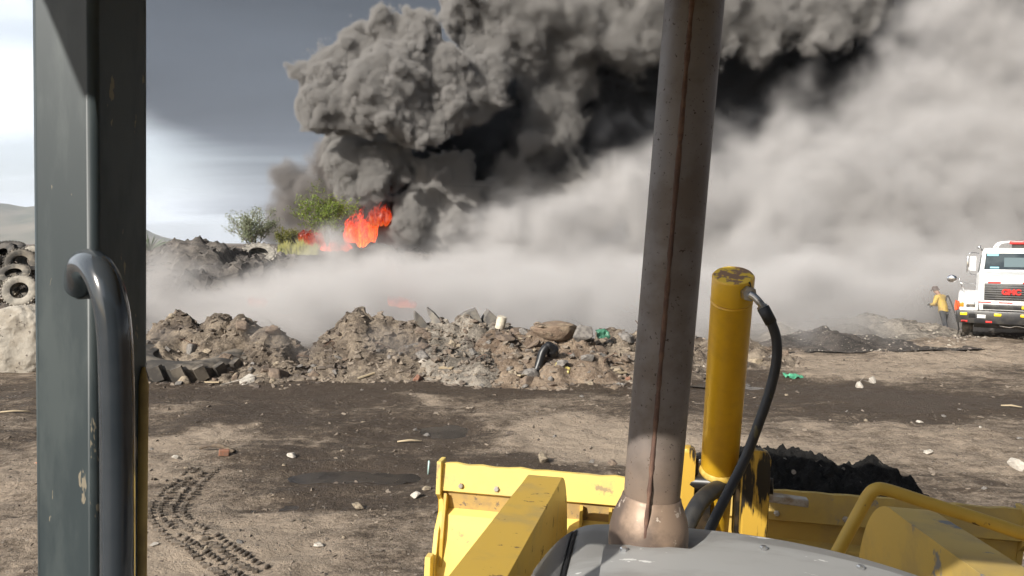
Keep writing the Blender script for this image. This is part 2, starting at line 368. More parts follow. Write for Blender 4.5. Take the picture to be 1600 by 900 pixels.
# ------------------------------------------------------------------ rubble mounds
def L_(px, py, Y, rx, ry):
    p = P(px, py, Y); return (p.x, Y, rx, ry, p.z - float(base_h(p.x, Y)))
class Mound:
    def __init__(s, lumps, seed, clod=.10, rough=.16): s.l = [L_(*a) for a in lumps]; s.seed = seed; s.clod = clod; s.rough = rough
    def raw(s, x, y):
        h = np.full(np.shape(x), -.5)
        wx = x + .22 * fbm(x * 1.3, y * 1.3, seed=s.seed + 50, oct=3); wy = y + .22 * fbm(x * 1.3, y * 1.3, seed=s.seed + 60, oct=3)
        for cx, cy, rx, ry, hh in s.l:
            q = np.sqrt(((wx - cx) / (rx * 1.35)) ** 2 + ((wy - cy) / (ry * 1.5)) ** 2)
            h = np.maximum(h, hh * (1.06 - np.sqrt(q * q + .04) ** 1.15 * 1.05))
        return h
    def height(s, x, y):
        h = s.raw(x, y); k = np.clip(h * 2.5 + .35, 0.0, 1)
        h = h + k * (s.rough * fbm(x * 1.5, y * 1.5, seed=s.seed, oct=5, gain=.58) + s.clod * np.clip(.55 - worley(x * 2.2, y * 2.2, seed=s.seed + 3), 0, 1) + s.clod * .9 * np.clip(.5 - worley(x * 5.2, y * 5.2, seed=s.seed + 5), 0, 1) + s.clod * .45 * np.clip(.5 - worley(x * 11, y * 11, seed=s.seed + 6), 0, 1))
        return h + base_h(x, y)
    def build(s, name, m, res, **kw):
        x0 = min(a[0] - a[2] * 1.5 for a in s.l) - .3; x1 = max(a[0] + a[2] * 1.5 for a in s.l) + .3; y0 = min(a[1] - a[3] * 1.6 for a in s.l) - .3; y1 = max(a[1] + a[3] * 1.6 for a in s.l) + .3
        s.box = (x0, x1, y0, y1)
        xs = np.linspace(x0, x1, int((x1 - x0) / res)); ys = np.linspace(y0, y1, int((y1 - y0) / res)); X, Y = np.meshgrid(xs, ys); Z = s.height(X, Y)
        # overhang: push verts sideways a little so that slopes are broken
        X2 = X + .06 * fbm(X * 6, Y * 6, Z * 6, seed=s.seed + 8, oct=2); Y2 = Y + .06 * fbm(X * 6, Y * 6, Z * 6, seed=s.seed + 9, oct=2)
        n, k = len(xs), len(ys); idx = np.arange(n * k).reshape(k, n)
        F = np.stack([idx[:-1, :-1], idx[:-1, 1:], idx[1:, 1:], idx[1:, :-1]], -1).reshape(-1, 4)
        zr = (Z - base_h(X, Y)).reshape(-1); F = F[(zr[F].max(1) > -.06)]
        used = np.unique(F); mp = np.full(n * k, -1); mp[used] = np.arange(len(used))
        me = bpy.data.meshes.new(name); me.from_pydata(np.stack([X2, Y2, Z], -1).reshape(-1, 3)[used].tolist(), [], mp[F].tolist()); me.materials.append(m)
        me.polygons.foreach_set('use_smooth', [True] * len(me.polygons)); me.set_sharp_from_angle(angle=R(38))
        o = bpy.data.objects.new(name, me); col.objects.link(o); return prop(o, **kw)
M_rub = ground_mat('brown_rubble', (.075, .058, .045), (.30, .245, .185), False, False, .05, .9)
M_rub2 = ground_mat('grey_rubble', (.10, .088, .074), (.34, .30, .25), False, False, .05, .9)
M_rub3 = ground_mat('reddish_rubble', (.11, .078, .056), (.31, .24, .175), False, False, .05, .9)
M_dark = ground_mat('sooty_dirt', (.035, .031, .028), (.12, .10, .085), False, False, .1, 1.0)
M_far = ground_mat('dark_slag', (.06, .054, .05), (.17, .15, .13), False, False, .1, .95)
m1 = Mound([(262,505,17.5,.9,1.0),(300,488,17.5,.9,1.1),(340,490,17.6,.9,1.1),(390,491,17.3,.8,1.0),(430,504,17.0,.7,.9),(250,540,16.5,1.2,1.0),(330,545,16.3,1.3,.9),(420,560,15.8,.8,.7),(460,578,15.6,.4,.5)], 1)
m2 = Mound([(562,485,17.2,1.1,1.2),(535,500,17.1,1.0,1.0),(610,494,17.2,.9,1.1),(640,503,17.2,.6,.9),(600,545,16.2,1.2,.7),(540,552,16.1,.9,.6)], 2)
m3 = Mound([(690,494,17.3,.7,.9),(735,497,17.3,.8,.9),(775,505,17.2,.8,.9),(690,540,16.3,1.0,.8),(750,550,16.0,1.0,.8)], 3)
m4 = Mound([(845,503,16.9,.9,1.0),(795,512,16.8,.9,1.0),(895,512,16.8,.8,1.0),(830,545,15.9,1.2,.8),(900,550,15.8,1.1,.8),(955,556,15.9,1.0,.7)], 4)
m5 = Mound([(960,518,17.5,1.1,1.0),(1030,515,17.8,1.2,1.0),(1090,520,18,1.1,1.0),(1010,552,16.6,1.2,.8),(1140,530,18.5,1.,1)], 5)
m6 = Mound([(1370,491,23,1.9,1.4),(1330,498,23,1.5,1.3),(1270,502,23,1.5,1.3),(1210,504,23,1.7,1.3),(1420,506,23,1.3,1.2),(1452,517,23,1.0,1.)], 6, .09, .13)
m7 = Mound([(1290,517,20.6,1.3,.8),(1340,526,20.5,1.3,.7),(1250,522,20.6,1.0,.7),(1390,537,20.4,1.0,.5)], 7, .07, .10)
m8 = Mound([(308,366,42,2.6,4),(270,376,42,2.6,4),(345,373,42,2.0,4),(235,392,42,3,4),(380,396,42,2.6,4),(200,398,43,3,4)], 8, .16, .3)
m9 = Mound([(440,392,52,3,3),(400,392,50,2.4,3),(480,394,56,4,3),(540,378,59.5,3,2),(590,376,60,3,2),(640,384,62,4,3)], 9, .16, .25)
m10 = Mound([(0,408,25,1.6,1.6),(40,420,25,1.5,1.6),(90,425,26,1.8,1.6),(-60,400,25,2.0,2)], 10, .15, .2)
BERM = [m1, m2, m3, m4, m5]
m1.build('rubble_mound', M_rub, .06, label='brown broken rubble mound behind the half buried tractor tyre', cat='mound', group='mounds along the smoke')
m2.build('rubble_mound', M_rub, .06, label='smooth brown peaked dirt mound in the middle of the row', cat='mound', group='mounds along the smoke')
m3.build('rubble_mound', M_rub2, .06, label='grey crumbly mound with broken slabs poking from its crest', cat='mound', group='mounds along the smoke')
m4.build('rubble_mound', M_rub3, .06, label='reddish brown rubble mound with a bent black pipe', cat='mound', group='mounds along the smoke')
m5.build('rubble_mound', M_rub, .07, label='low rubble mound behind the rusty exhaust stack', cat='mound', group='mounds along the smoke')
m6.build('rubble_mound', M_rub2, .08, label='pale stony mound beside the white truck', cat='mound', group='mounds along the smoke')
m7.build('dirt_heap', M_dark, .07, label='low dark sooty dirt heap in front of the pale stony mound', cat='dirt heap')
m8.build('slag_heap', M_far, .16, label='tall dark slag heap far behind the thin smoke', cat='slag heap')
m9.build('earth_bank', M_far, .2, label='dark earth bank below the trees and the fire', cat='earth bank')
m10.build('dirt_heap', M_dark, .12, label='dark dirt heap under the pile of old tyres', cat='dirt heap')
def berm_h(x, y, ms=BERM):
    x = np.asarray(x, float); y = np.asarray(y, float)
    h = ground_h(x, y)
    for m in ms: h = np.maximum(h, m.height(x, y))
    return h

# ------------------------------------------------------------------ rocks
rng = random.Random(5)
def rock_mesh(seed, flat=1.0, n=15):
    r = random.Random(seed); bm = bmesh.new()
    for _ in range(n):
        v = Vector((r.gauss(0, 1), r.gauss(0, 1), r.gauss(0, 1))).normalized()
        bm.verts.new((v.x * r.uniform(.75, 1.15), v.y * r.uniform(.7, 1), v.z * flat * r.uniform(.7, 1)))
    h = bmesh.ops.convex_hull(bm, input=bm.verts)
    bmesh.ops.delete(bm, geom=[v for v in bm.verts if not v.link_faces], context='VERTS')
    bmesh.ops.bevel(bm, geom=bm.edges[:], offset=.06, segments=1, affect='EDGES')
    return bm
RC = {'grey': mat('grey_stone', (.23, .21, .19), .9, c2=(.13, .12, .11), scale=3, bump=.5, bscale=8, bdist=.05),
      'tan': mat('tan_stone', (.34, .28, .20), .9, c2=(.20, .16, .12), scale=3, bump=.5, bscale=8, bdist=.05),
      'brown': mat('brown_stone', (.20, .15, .11), .9, c2=(.12, .09, .07), scale=3, bump=.5, bscale=8, bdist=.05),
      'white': mat('white_stone', (.50, .46, .40), .85, c2=(.40, .36, .31), scale=3, bump=.4, bscale=8, bdist=.05),
      'brick': mat('brick_lump', (.26, .13, .085), .9, c2=(.25, .13, .09), scale=4, bump=.5, bscale=8, bdist=.05)}
RM = {}
for c in RC:
    for k in range(6):
        bm = rock_mesh(100 + k, (1, .6, .8, .5, .9, .7)[k]); me_ = bpy.data.meshes.new('rock'); bmesh.ops.recalc_face_normals(bm, faces=bm.faces); bm.to_mesh(me_); bm.free(); me_.materials.append(RC[c]); RM[c, k] = me_
def rock(x, y, z, s, c, label, group, name='rock', sink=.3):
    o = bpy.data.objects.new(name, RM[c, rng.randrange(6)]); col.objects.link(o)
    o.location = (x, y, z - s * (sink - .3)); o.scale = (s, s * rng.uniform(.75, 1.1), s * rng.uniform(.7, 1)); o.rotation_euler = (rng.uniform(-.5, .5), rng.uniform(-.5, .5), rng.uniform(0, 6.28))
    return prop(o, label, 'rock', group)
LAB = {'grey': 'small grey angular stone lying in the rubble row', 'tan': 'small tan angular stone lying in the rubble row', 'brown': 'small earthy brown stone lying in the rubble row', 'white': 'small whitish stone lying in the rubble row', 'brick': 'small brick red lump lying in the rubble row'}
ROW = {m: w for m, w in ((0, 58), (1, 34), (2, 40), (3, 70), (4, 34))}
for mi, n in ROW.items():
    m = BERM[mi]; k = 0; tries = 0
    while k < n and tries < 6000:
        tries += 1
        x = rng.uniform(m.box[0] + .3, m.box[1] - .3); y = rng.uniform(m.box[2], m.box[2] + (m.box[3] - m.box[2]) * .62); raw = float(m.raw(np.array([x]), np.array([y]))[0])
        if raw < .0 or raw > 1.3 or rng.random() < raw * .75: continue
        z = float(berm_h([x], [y])[0]); s = min(.34, .07 + rng.expovariate(1 / .06))
        c = rng.choices(['grey', 'tan', 'brown', 'white', 'brick'], [30, 24, 42, 4 if mi != 1 else 2, 2])[0]
        rock(x, y, z, s, c, LAB[c], f'{c} stones in the rubble row'); k += 1
# loose gravel over mounds and ground: nobody could count it
def gravel(name, mt, spots, kind='stuff'):
    protos = []
    for k in range(5):
        bm = rock_mesh(200 + k, .7, 9); bm.verts.ensure_lookup_table(); bm.verts.index_update(); protos.append((np.array([v.co[:] for v in bm.verts]), [[v.index for v in f.verts] for f in bm.faces])); bm.free()
    VV = []; FF = []; n = 0
    for x, y, z, s in spots:
        pv, pf = protos[rng.randrange(5)]; a = rng.uniform(0, 6.28); ca, sa = math.cos(a), math.sin(a)
        v = pv * s * np.array([1, rng.uniform(.7, 1), rng.uniform(.6, 1)]); v = np.stack([v[:, 0] * ca - v[:, 1] * sa + x, v[:, 0] * sa + v[:, 1] * ca + y, v[:, 2] + z], -1)
        VV.append(v); FF += [[i + n for i in f] for f in pf]; n += len(v)
    me_ = bpy.data.meshes.new(name); me_.from_pydata(np.concatenate(VV).tolist(), [], FF); me_.materials.append(mt); o = bpy.data.objects.new(name, me_); col.objects.link(o); return prop(o, kind=kind)
def spots_on(m, n, smin, smax, ms, front=.75):
    xs = np.array([rng.uniform(m.box[0], m.box[1]) for _ in range(n)]); ys = np.array([m.box[2] + (m.box[3] - m.box[2]) * rng.uniform(0, front) for _ in range(n)])
    raw = m.raw(xs, ys); z = berm_h(xs, ys, ms); keep = raw > -.12
    return [(a, b, c, smin + (smax - smin) * rng.random() ** 3) for a, b, c, k in zip(xs, ys, z, keep) if k]
M_gravA = mat('gravel_tan', (.22, .18, .14), .9, c2=(.10, .08, .065), scale=1.7, lo=.4, hi=.6, detail=2)
M_gravB = mat('gravel_pale', (.40, .36, .30), .9, c2=(.17, .14, .12), scale=1.9, lo=.4, hi=.6, detail=2)
sp = []
for m in BERM: sp += spots_on(m, 1500, .02, .13, BERM)
gravel('gravel', M_gravA, sp)
gravel('gravel', M_gravB, spots_on(m6, 900, .02, .10, [m6, m7]) + spots_on(m7, 300, .02, .07, [m6, m7]))
M_gravC = mat('gravel_dark', (.12, .105, .09), .9, c2=(.05, .045, .04), scale=1.0, lo=.4, hi=.6, detail=2)
gravel('gravel', M_gravC, spots_on(m8, 700, .06, .3, [m8]) + spots_on(m9, 300, .05, .3, [m9]))
sp = []
for _ in range(9000):
    y = 5.5 + 14 * rng.random() ** 1.6; x = rng.uniform(-.72, .72) * y
    sp.append((x, y))
xs = np.array([a for a, b in sp]); ys = np.array([b for a, b in sp]); zs = ground_h(xs, ys); dr = dryness(xs, ys)
gravel('gravel', M_gravA, [(a, b, c, .008 + .045 * rng.random() ** 4 * b / 9) for a, b, c, d in zip(xs, ys, zs, dr) if rng.random() < .25 + d])
GL = {'grey': 'grey stone lying loose on the open dirt', 'tan': 'tan stone lying loose on the open dirt', 'white': 'whitish stone lying loose on the open dirt'}
for k in range(60):
    y = rng.uniform(6.5, 15); x = rng.uniform(-.7, .7) * y; z = float(ground_h([x], [y])[0]); c = rng.choices(['grey', 'tan', 'white'], [4, 5, 1.5])[0]
    rock(x, y, z, rng.uniform(.025, .07), c, GL[c], f'{c} stones loose on the dirt')
for px, py, s, c, lb in ((848,722,.11,'tan','upright pointed tan stone just beyond the bucket rim'),(957,730,.10,'brown','round brown stone beyond the bucket beside the exhaust'),(925,722,.05,'grey','small upright grey stone beyond the bucket rim'),(650,778,.08,'white','whitish stone on the dirt left of the bucket corner'),
    (498,852,.07,'white','whitish stone casting a shadow on the near gravel'),(240,856,.05,'white','small white stone beside the cab post on near gravel'),(275,716,.07,'white','flat white stone left of the red brick'),(456,716,.09,'white','white stone at the pale rim of the big puddle'),(560,793,.09,'tan','tan stone at the near edge of the small puddle'),(1365,596,.13,'white','white rock on the pale dirt right of the hose'),(1343,606,.13,'white','flat white rock nearest the dark track right of the hose'),(1450,712,.08,'white','white stone beyond the black soil heap'),(1590,733,.13,'white','large white stone on dirt at the far right'),(800,588,.16,'white','white block at the foot of the reddish mound')):
    x, y = gpx(px, py); rock(x, y, float(ground_h([x], [y])[0]) + s * .3, s, c, lb, None)
# ------------------------------------------------------------------ smoke: density fields evaluated once into voxel volumes
def smoke_volume(name, lo, hi, voxel, blobs, smooth, field, material):
    """field(api, sdf, pos) -> density socket"""
    ng = bpy.data.node_groups.new(name + '_field', 'GeometryNodeTree')
    ng.interface.new_socket('Geometry', in_out='INPUT', socket_type='NodeSocketGeometry')
    ng.interface.new_socket('Geometry', in_out='OUTPUT', socket_type='NodeSocketGeometry')
    L = ng.links.new
    class A: pass
    a = A()
    def M(op, x, y=None, z=None, clamp=False):
        n = NT(ng, 'ShaderNodeMath', operation=op, use_clamp=clamp)
        for i, v in enumerate((x, y, z)):
            if v is None: continue
            if isinstance(v, (int, float)): n.inputs[i].default_value = v
            else: L(v, n.inputs[i])
        return n.outputs[0]
    def V(op, x, y=None, scale=None):
        n = NT(ng, 'ShaderNodeVectorMath', operation=op)
        for i, v in enumerate((x, y)):
            if v is None: continue
            if isinstance(v, (tuple, list, Vector)): n.inputs[i].default_value = tuple(v)
            else: L(v, n.inputs[i])
        if scale is not None:
            if isinstance(scale, (int, float)): n.inputs['Scale'].default_value = scale
            else: L(scale, n.inputs['Scale'])
        return n.outputs['Value'] if op in ('LENGTH', 'DISTANCE', 'DOT_PRODUCT') else n.outputs[0]
    def noise(vec, scale, detail=3.0, rough=0.5, out=0):
        n = NT(ng, 'ShaderNodeTexNoise', i_Scale=scale, i_Detail=detail, i_Roughness=rough); L(vec, n.inputs['Vector'])
        return n.outputs['Fac' if out == 0 else 'Color']
    def voro(vec, scale, smoothness=0.0):
        n = NT(ng, 'ShaderNodeTexVoronoi', i_Scale=scale)
        n.feature = 'SMOOTH_F1' if smoothness else 'F1'
        if smoothness: n.inputs['Smoothness'].default_value = smoothness
        L(vec, n.inputs['Vector']); return n.outputs['Distance']
    def ramp(x, x0, x1, y0=0.0, y1=1.0, smooth=True):
        n = NT(ng, 'ShaderNodeMapRange', clamp=True, interpolation_type='SMOOTHSTEP' if smooth else 'LINEAR')
        for i, v in enumerate((x, x0, x1, y0, y1)):
            if isinstance(v, (int, float)): n.inputs[i].default_value = v
            else: L(v, n.inputs[i])
        return n.outputs[0]
    a.M, a.V, a.noise, a.voro, a.ramp, a.L, a.ng = M, V, noise, voro, ramp, L, ng
    pos = NT(ng, 'GeometryNodeInputPosition').outputs[0]
    sep = NT(ng, 'ShaderNodeSeparateXYZ'); L(pos, sep.inputs[0]); a.x, a.y, a.z = sep.outputs
    a.pos = pos
    def union(blobs, p, smooth):
        s = None
        for b in blobs:
            c, r = b[0], b[1]
            q = V('SUBTRACT', p, c)
            if len(b) > 2: q = V('MULTIPLY', q, b[2])
            d = M('SUBTRACT', V('LENGTH', q), r)
            s = d if s is None else M('SMOOTH_MIN', s, d, smooth)
        return s
    a.union = union
    dens = field(a)
    vc = NT(ng, 'GeometryNodeVolumeCube')
    L(dens, vc.inputs['Density']); vc.inputs['Background'].default_value = 0.0
    vc.inputs['Min'].default_value = lo; vc.inputs['Max'].default_value = hi
    for i, k in enumerate('XYZ'): vc.inputs['Resolution ' + k].default_value = max(8, int((hi[i] - lo[i]) / voxel))
    sm = NT(ng, 'GeometryNodeSetMaterial'); sm.inputs['Material'].default_value = material
    L(vc.outputs[0], sm.inputs[0])
    go = NT(ng, 'NodeGroupOutput'); L(sm.outputs[0], go.inputs[0])
    vd = bpy.data.volumes.new(name); vd.materials.append(material)
    o = bpy.data.objects.new(name, vd); col.objects.link(o)
    o.modifiers.new('field', 'NODES').node_group = ng
    o['kind'] = 'stuff'
    return o

def smoke_mat(name, color, dens=1.0, aniso=0.0, absorb=None):
    m = bpy.data.materials.new(name); m.use_nodes = True; nt = m.node_tree; nt.nodes.clear()
    pv = NT(nt, 'ShaderNodeVolumePrincipled'); pv.inputs['Color'].default_value = (*color, 1)
    pv.inputs['Density'].default_value = dens; pv.inputs['Anisotropy'].default_value = aniso
    pv.inputs['Absorption Color'].default_value = (0, 0, 0, 1)
    pv.inputs['Density Attribute'].default_value = 'density'
    out = NT(nt, 'ShaderNodeOutputMaterial'); nt.links.new(pv.outputs[0], out.inputs['Volume'])
    return m

YP = 65.0
def PB(px, py, rp, Y=YP): return (P(px, py, Y), rp * Y / FPX)
billows = [PB(*b) for b in [
 (512,118,40,58),(520,165,38,57.5),(575,85,44,58),(612,75,42,57),(655,75,44,57),(692,125,54,56.5),(620,132,66,55.5),(572,168,38,56),(665,185,38,56),(745,125,38,58),(715,165,32,58),
 (552,258,42,61),(602,248,34,61),(575,284,30,60.5),(612,278,22,61),(528,236,24,62),(538,214,24,62),
 (740,30,46,60),(795,62,46,61),(845,20,56,62),(722,-8,30,61),(780,-35,60,61),(760,90,30,60),
 (688,300,44,62),(650,335,38,61.5),(705,266,26,63),(722,340,46,62),
 (872,105,52,65),(858,160,42,65),(850,215,46,65),(808,290,50,65),(790,345,56,65),(890,40,62,63),(955,40,48,64),(915,300,44,65),(870,340,60,65),
 (1010,25,62,63),(1100,2,70,62),(1190,12,56,62),(1275,2,52,62),(1330,-15,46,63),(1000,-40,90,64)]]
def billow_field(a):
    w = a.V('SUBTRACT', a.noise(a.pos, 0.22, 2, 0.5, 1), (0.5, 0.5, 0.5))
    p = a.V('ADD', a.pos, a.V('SCALE', w, scale=2.6))
    s = a.union(billows, p, 0.7)
    soft = a.ramp(a.x, -4.5, 3.0)                     # crisp on the near left, ragged to the right
    w2 = a.V('SUBTRACT', a.noise(a.pos, 0.9, 2, 0.5, 1), (0.5, 0.5, 0.5))
    q = a.V('ADD', a.pos, a.V('SCALE', w2, scale=0.7))
    b = a.M('MULTIPLY', a.M('SUBTRACT', a.voro(p, 0.30), 0.55), 1.9)
    for sc_, am in ((0.72, 0.95), (1.5, 0.68), (2.8, 0.36)):
        b = a.M('ADD', b, a.M('MULTIPLY', a.M('SUBTRACT', a.voro(q, sc_), 0.5), am))
    f = a.M('MULTIPLY', a.M('SUBTRACT', a.noise(p, 0.5, 5, 0.6), 0.5), 6.0)
    d = a.M('ADD', s, b)
    d = a.M('ADD', d, a.M('MULTIPLY', f, a.M('MULTIPLY_ADD', soft, 0.72, 0.2)))
    width = a.M('MULTIPLY_ADD', soft, 1.3, 0.4)
    return a.M('MULTIPLY', a.ramp(a.M('DIVIDE', d, width), 0.6, -0.6), a.M('MULTIPLY_ADD', soft, -6.4, 8.0))

blacks = [PB(*b) for b in [
 (578,338,34,64),(612,330,30,64),(545,345,22,64),(640,300,34,65),(560,315,26,65),
 (640,260,50,66),(700,215,60,67),(800,230,110,70),(900,250,120,72),(950,120,130,74),(1050,150,140,74),(1200,130,140,74),(1330,120,140,74),(1450,60,150,75),(1600,60,160,75),(1100,300,130,72),(1280,300,140,72),(1500,250,150,74),(690,330,60,68),(620,320,24,66),(1150,-60,150,74),(1400,-80,150,74)]]
def black_field(a):
    f = a.M('MULTIPLY', a.M('SUBTRACT', a.noise(a.pos, 0.25, 4, 0.6), 0.5), 5.0)
    d = a.M('ADD', a.union(blacks, a.pos, 2.0), f)
    return a.ramp(d, 0.8, -1.2, 0.0, 1.6)

greys = [PB(*b) for b in [(450,285,30,64),(470,325,36,64),(435,335,24,65),(500,300,36,63),(515,262,32,62),(480,362,34,64),(530,330,36,64),(430,365,22,65),(545,372,26,64),(600,350,40,64),(640,380,40,64)]]
def wisp_field(a):
    w = a.V('SUBTRACT', a.noise(a.pos, 0.5, 3, 0.55, 1), (0.5, 0.5, 0.5))
    p = a.V('ADD', a.pos, a.V('SCALE', w, scale=2.0))
    f = a.M('MULTIPLY', a.M('SUBTRACT', a.noise(a.pos, 0.7, 6, 0.66), 0.5), 3.2)
    d = a.M('ADD', a.union(greys, p, 0.8), f)
    return a.ramp(d, 0.4, -0.9, 0.0, 1.9)

# pale ground smoke drifting to the right in front of the plume
def WB(px, py, rp, Y): return PB(px, py, rp, Y)
whites = [WB(*b) for b in [
 (260,492,24,36),(340,488,26,36),(430,470,34,40),(520,440,48,42),(620,428,58,42),(720,428,68,42),(820,410,80,42),(920,400,95,40),
 (250,492,20,25),(330,492,20,25),(420,488,24,25),(500,478,32,25),(600,472,34,25),(690,474,32,25),(790,470,38,25),(890,468,44,25),(990,470,46,26),(1090,468,46,27),(1190,462,50,28),(1290,452,56,29),(1390,440,60,30),(1470,430,60,31),
 (1020,400,110,40),(1130,400,110,38),(1250,370,120,38),(1380,340,130,38),(1500,330,150,40),(1620,330,160,40),
 (522,398,16,50),(1423,472,16,28),(1440,470,14,27),(1466,490,18,24.4),(1420,495,16,26),(1500,450,16,28),(1060,325,70,44),(1180,290,85,44),(1260,235,70,46),(1340,205,80,46),(1430,140,85,46),(1500,85,90,46),(1600,60,120,46),(1500,220,130,44),(1650,180,150,44),(1475,30,50,46),(1560,-20,100,46),(860,365,40,46),(1700,20,150,46),(960,330,60,46)]]
def white_field(a):
    w = a.V('SUBTRACT', a.noise(a.pos, 0.16, 3, 0.55, 1), (0.5, 0.5, 0.5))
    p = a.V('ADD', a.pos, a.V('SCALE', w, scale=5.0))
    s = a.union(whites, p, 1.6)
    f = a.M('MULTIPLY', a.M('SUBTRACT', a.noise(p, 0.30, 6, 0.62), 0.5), 6.0)
    f = a.M('ADD', f, a.M('MULTIPLY', a.M('SUBTRACT', a.voro(p, 0.25, 0.4), 0.5), 3.4))
    d = a.M('ADD', s, f)
    st = a.M('MULTIPLY', a.ramp(a.noise(p, 0.55, 6, 0.68), 0.38, 0.62, 0.1, 1.5), a.ramp(a.noise(p, 0.13, 3, 0.55), 0.36, 0.58, 0.35, 1.25))
    low = a.M('MULTIPLY', a.ramp(a.z, 0.0, 2.0, 0.55, 1.0), a.ramp(a.z, 5.0, 14.0, 1.0, 0.5))
    main = a.M('MULTIPLY', a.M('MULTIPLY', a.ramp(d, 1.0, -2.0, 0.0, 0.85), st), low)
    # a low layer creeping over the ground behind the mounds
    u = a.M('DIVIDE', a.x, a.y)
    top = a.M('MULTIPLY', a.M('ADD', a.M('MULTIPLY', a.noise(p, 0.30, 5, 0.62), 5.6), -1.0), a.ramp(u, -0.5, -0.2, 0.36, 1.0))
    lay = a.M('MULTIPLY', a.ramp(a.y, 18.4, 22.5), a.ramp(a.M('SUBTRACT', a.z, top), 0.4, -0.8))
    lay = a.M('MULTIPLY', lay, a.M('MAXIMUM', a.ramp(a.M('ADD', a.x, a.M('MULTIPLY', a.y, -0.25)), 3.5, 6.2, 1.0, 0.0), a.ramp(a.y, 23.8, 27.5, 0.0, 1.0)))
    lay = a.M('MULTIPLY', lay, a.M('MULTIPLY', a.ramp(u, -0.58, -0.47), a.ramp(u, -0.5, -0.1, 0.42, 1.0)))
    lay = a.M('MULTIPLY', lay, a.ramp(a.y, 36.0, 46.0, 1.0, 0.0))
    return a.M('MAXIMUM', main, a.M('MULTIPLY', a.M('MULTIPLY', lay, a.M('MULTIPLY', a.ramp(a.noise(p, 0.42, 6, 0.68), 0.38, 0.60, 0.04, 1.5), a.ramp(a.noise(p, 0.12, 2, 0.5), 0.36, 0.58, 0.4, 1.2))), 0.85))

drift = [PB(*b) for b in [(405,522,16,16.4),(440,532,18,16.2),(475,548,15,16.0),(590,532,20,16.1),(625,542,22,15.9),(655,552,16,15.8),(250,535,16,16.4)]]
def drift_field(a):
    f = a.M('MULTIPLY', a.M('SUBTRACT', a.noise(a.pos, 1.6, 5, 0.62), 0.5), 0.5)
    d = a.M('ADD', a.union(drift, a.pos, 0.3), f)
    return a.ramp(d, 0.25, -0.3, 0.0, 0.9)
# ------------------------------------------------------------------ the loader the photo is taken from
YAW = R(10.2)
AF = Vector((math.sin(YAW), math.cos(YAW), -.02)).normalized()              # its forward
AR = Vector((math.cos(YAW), -math.sin(YAW), -.028)); AR = (AR - AF * AR.dot(AF)).normalized()   # its right, leaning a little
AU = AR.cross(AF)
M_yel = mat('yellow_paint', (.55, .355, .055), .45, c2=(.36, .26, .10), lo=.48, hi=.72, scale=4, c3=(.15, .095, .05), s3=12, t3=.615, w3=.05, r3=.85, bump=.12, bscale=40, bdist=.002)
M_yelb = mat('worn_yellow_paint', (.80, .60, .16), .48, c2=(.56, .42, .17), lo=.5, hi=.74, scale=4, c3=(.36, .27, .14), s3=7, t3=.585, w3=.08, r3=.8, bump=.15, bscale=30, bdist=.003)
M_yeld = mat('shaded_yellow_paint', (.52, .36, .09), .6, c2=(.42, .30, .10), scale=4, c3=(.19, .19, .20), s3=5, t3=.585, w3=.05, r3=.8, bump=.2, bscale=30, bdist=.003)  # duller copy of the yellow, with the cab's shade put into its colour
M_cyl = mat('yellow_cylinder_paint', (.80, .47, .025), .32, c2=(.70, .40, .03), scale=6, c3=(.05, .035, .02), s3=11, t3=.69, w3=.02, r3=.7, bump=.06, bscale=30, bdist=.002)
M_cap = mat('chipped_yellow', (.78, .52, .05), .5, c2=(.26, .15, .09), scale=34, lo=.49, hi=.54, bump=.25, bscale=40, bdist=.003)
M_exh = mat('weathered_pipe', (.20, .178, .168), .55, .25, c2=(.145, .118, .10), scale=7, c3=(.075, .058, .048), s3=120, t3=.635, w3=.02, r3=.9, bump=.12, bscale=70, bdist=.002)
M_exhb = mat('heat_browned_pipe', (.30, .215, .155), .5, .3, c2=(.13, .095, .075), scale=9, c3=(.55, .46, .38), s3=30, t3=.62, w3=.05, bump=.25, bscale=60, bdist=.002)
M_seam = mat('rusty_seam', (.10, .055, .04), .8, c2=(.16, .09, .06), scale=30, bump=.5, bscale=90, bdist=.004)
M_hood = mat('grey_hood_paint', (.34, .34, .335), .5, c2=(.22, .215, .205), scale=5, c3=(.66, .66, .64), s3=26, t3=.675, w3=.03, stretch=(.4, 1, 1), bump=.12, bscale=60, bdist=.002)
M_edge = mat('worn_hood_edge', (.48, .46, .43), .4, c2=(.14, .14, .14), scale=6, stretch=(1, .3, 1), lo=.46, hi=.55)
M_post = mat('dark_green_grey_paint', (.033, .044, .048), .46, c2=(.055, .068, .070), scale=9, c3=(.20, .175, .13), s3=22, t3=.66, w3=.02, stretch=(2.2, 2.2, .6), r3=.8, bump=.03, bscale=30, bdist=.002, spec=.35)
M_bar = mat('glossy_dark_pipe_paint', (.030, .037, .044), .16, c2=(.04, .047, .055), scale=5, c3=(.28, .15, .08), s3=14, t3=.73, w3=.02, coat=.5)
M_rubber = mat('black_rubber', (.018, .018, .019), .55, c2=(.035, .033, .03), scale=12, bump=.1, bscale=60, bdist=.002)
M_hosem = mat('braided_hose', (.020, .020, .022), .5, c2=(.10, .085, .035), scale=26, lo=.6, hi=.68, stretch=(1, 1, .25), bump=.2, bscale=90, bdist=.002)
M_steel = mat('zinc_steel', (.55, .56, .57), .3, .9, c2=(.32, .31, .30), scale=20)
M_grease = mat('black_grease', (.012, .011, .010), .35, c2=(.05, .035, .02), scale=20)
M_clev = mat('greasy_yellow', (.55, .34, .05), .45, c2=(.02, .016, .012), scale=20, lo=.53, hi=.60, stretch=(1, 1, .16), bump=.15, bscale=30, bdist=.003)
M_roof = mat('unseen_shading_roof_paint', (.45, .33, .06), .5)
M_scrap = mat('worn_plate', (.42, .40, .37), .55, .3, c2=(.25, .19, .13), scale=12)

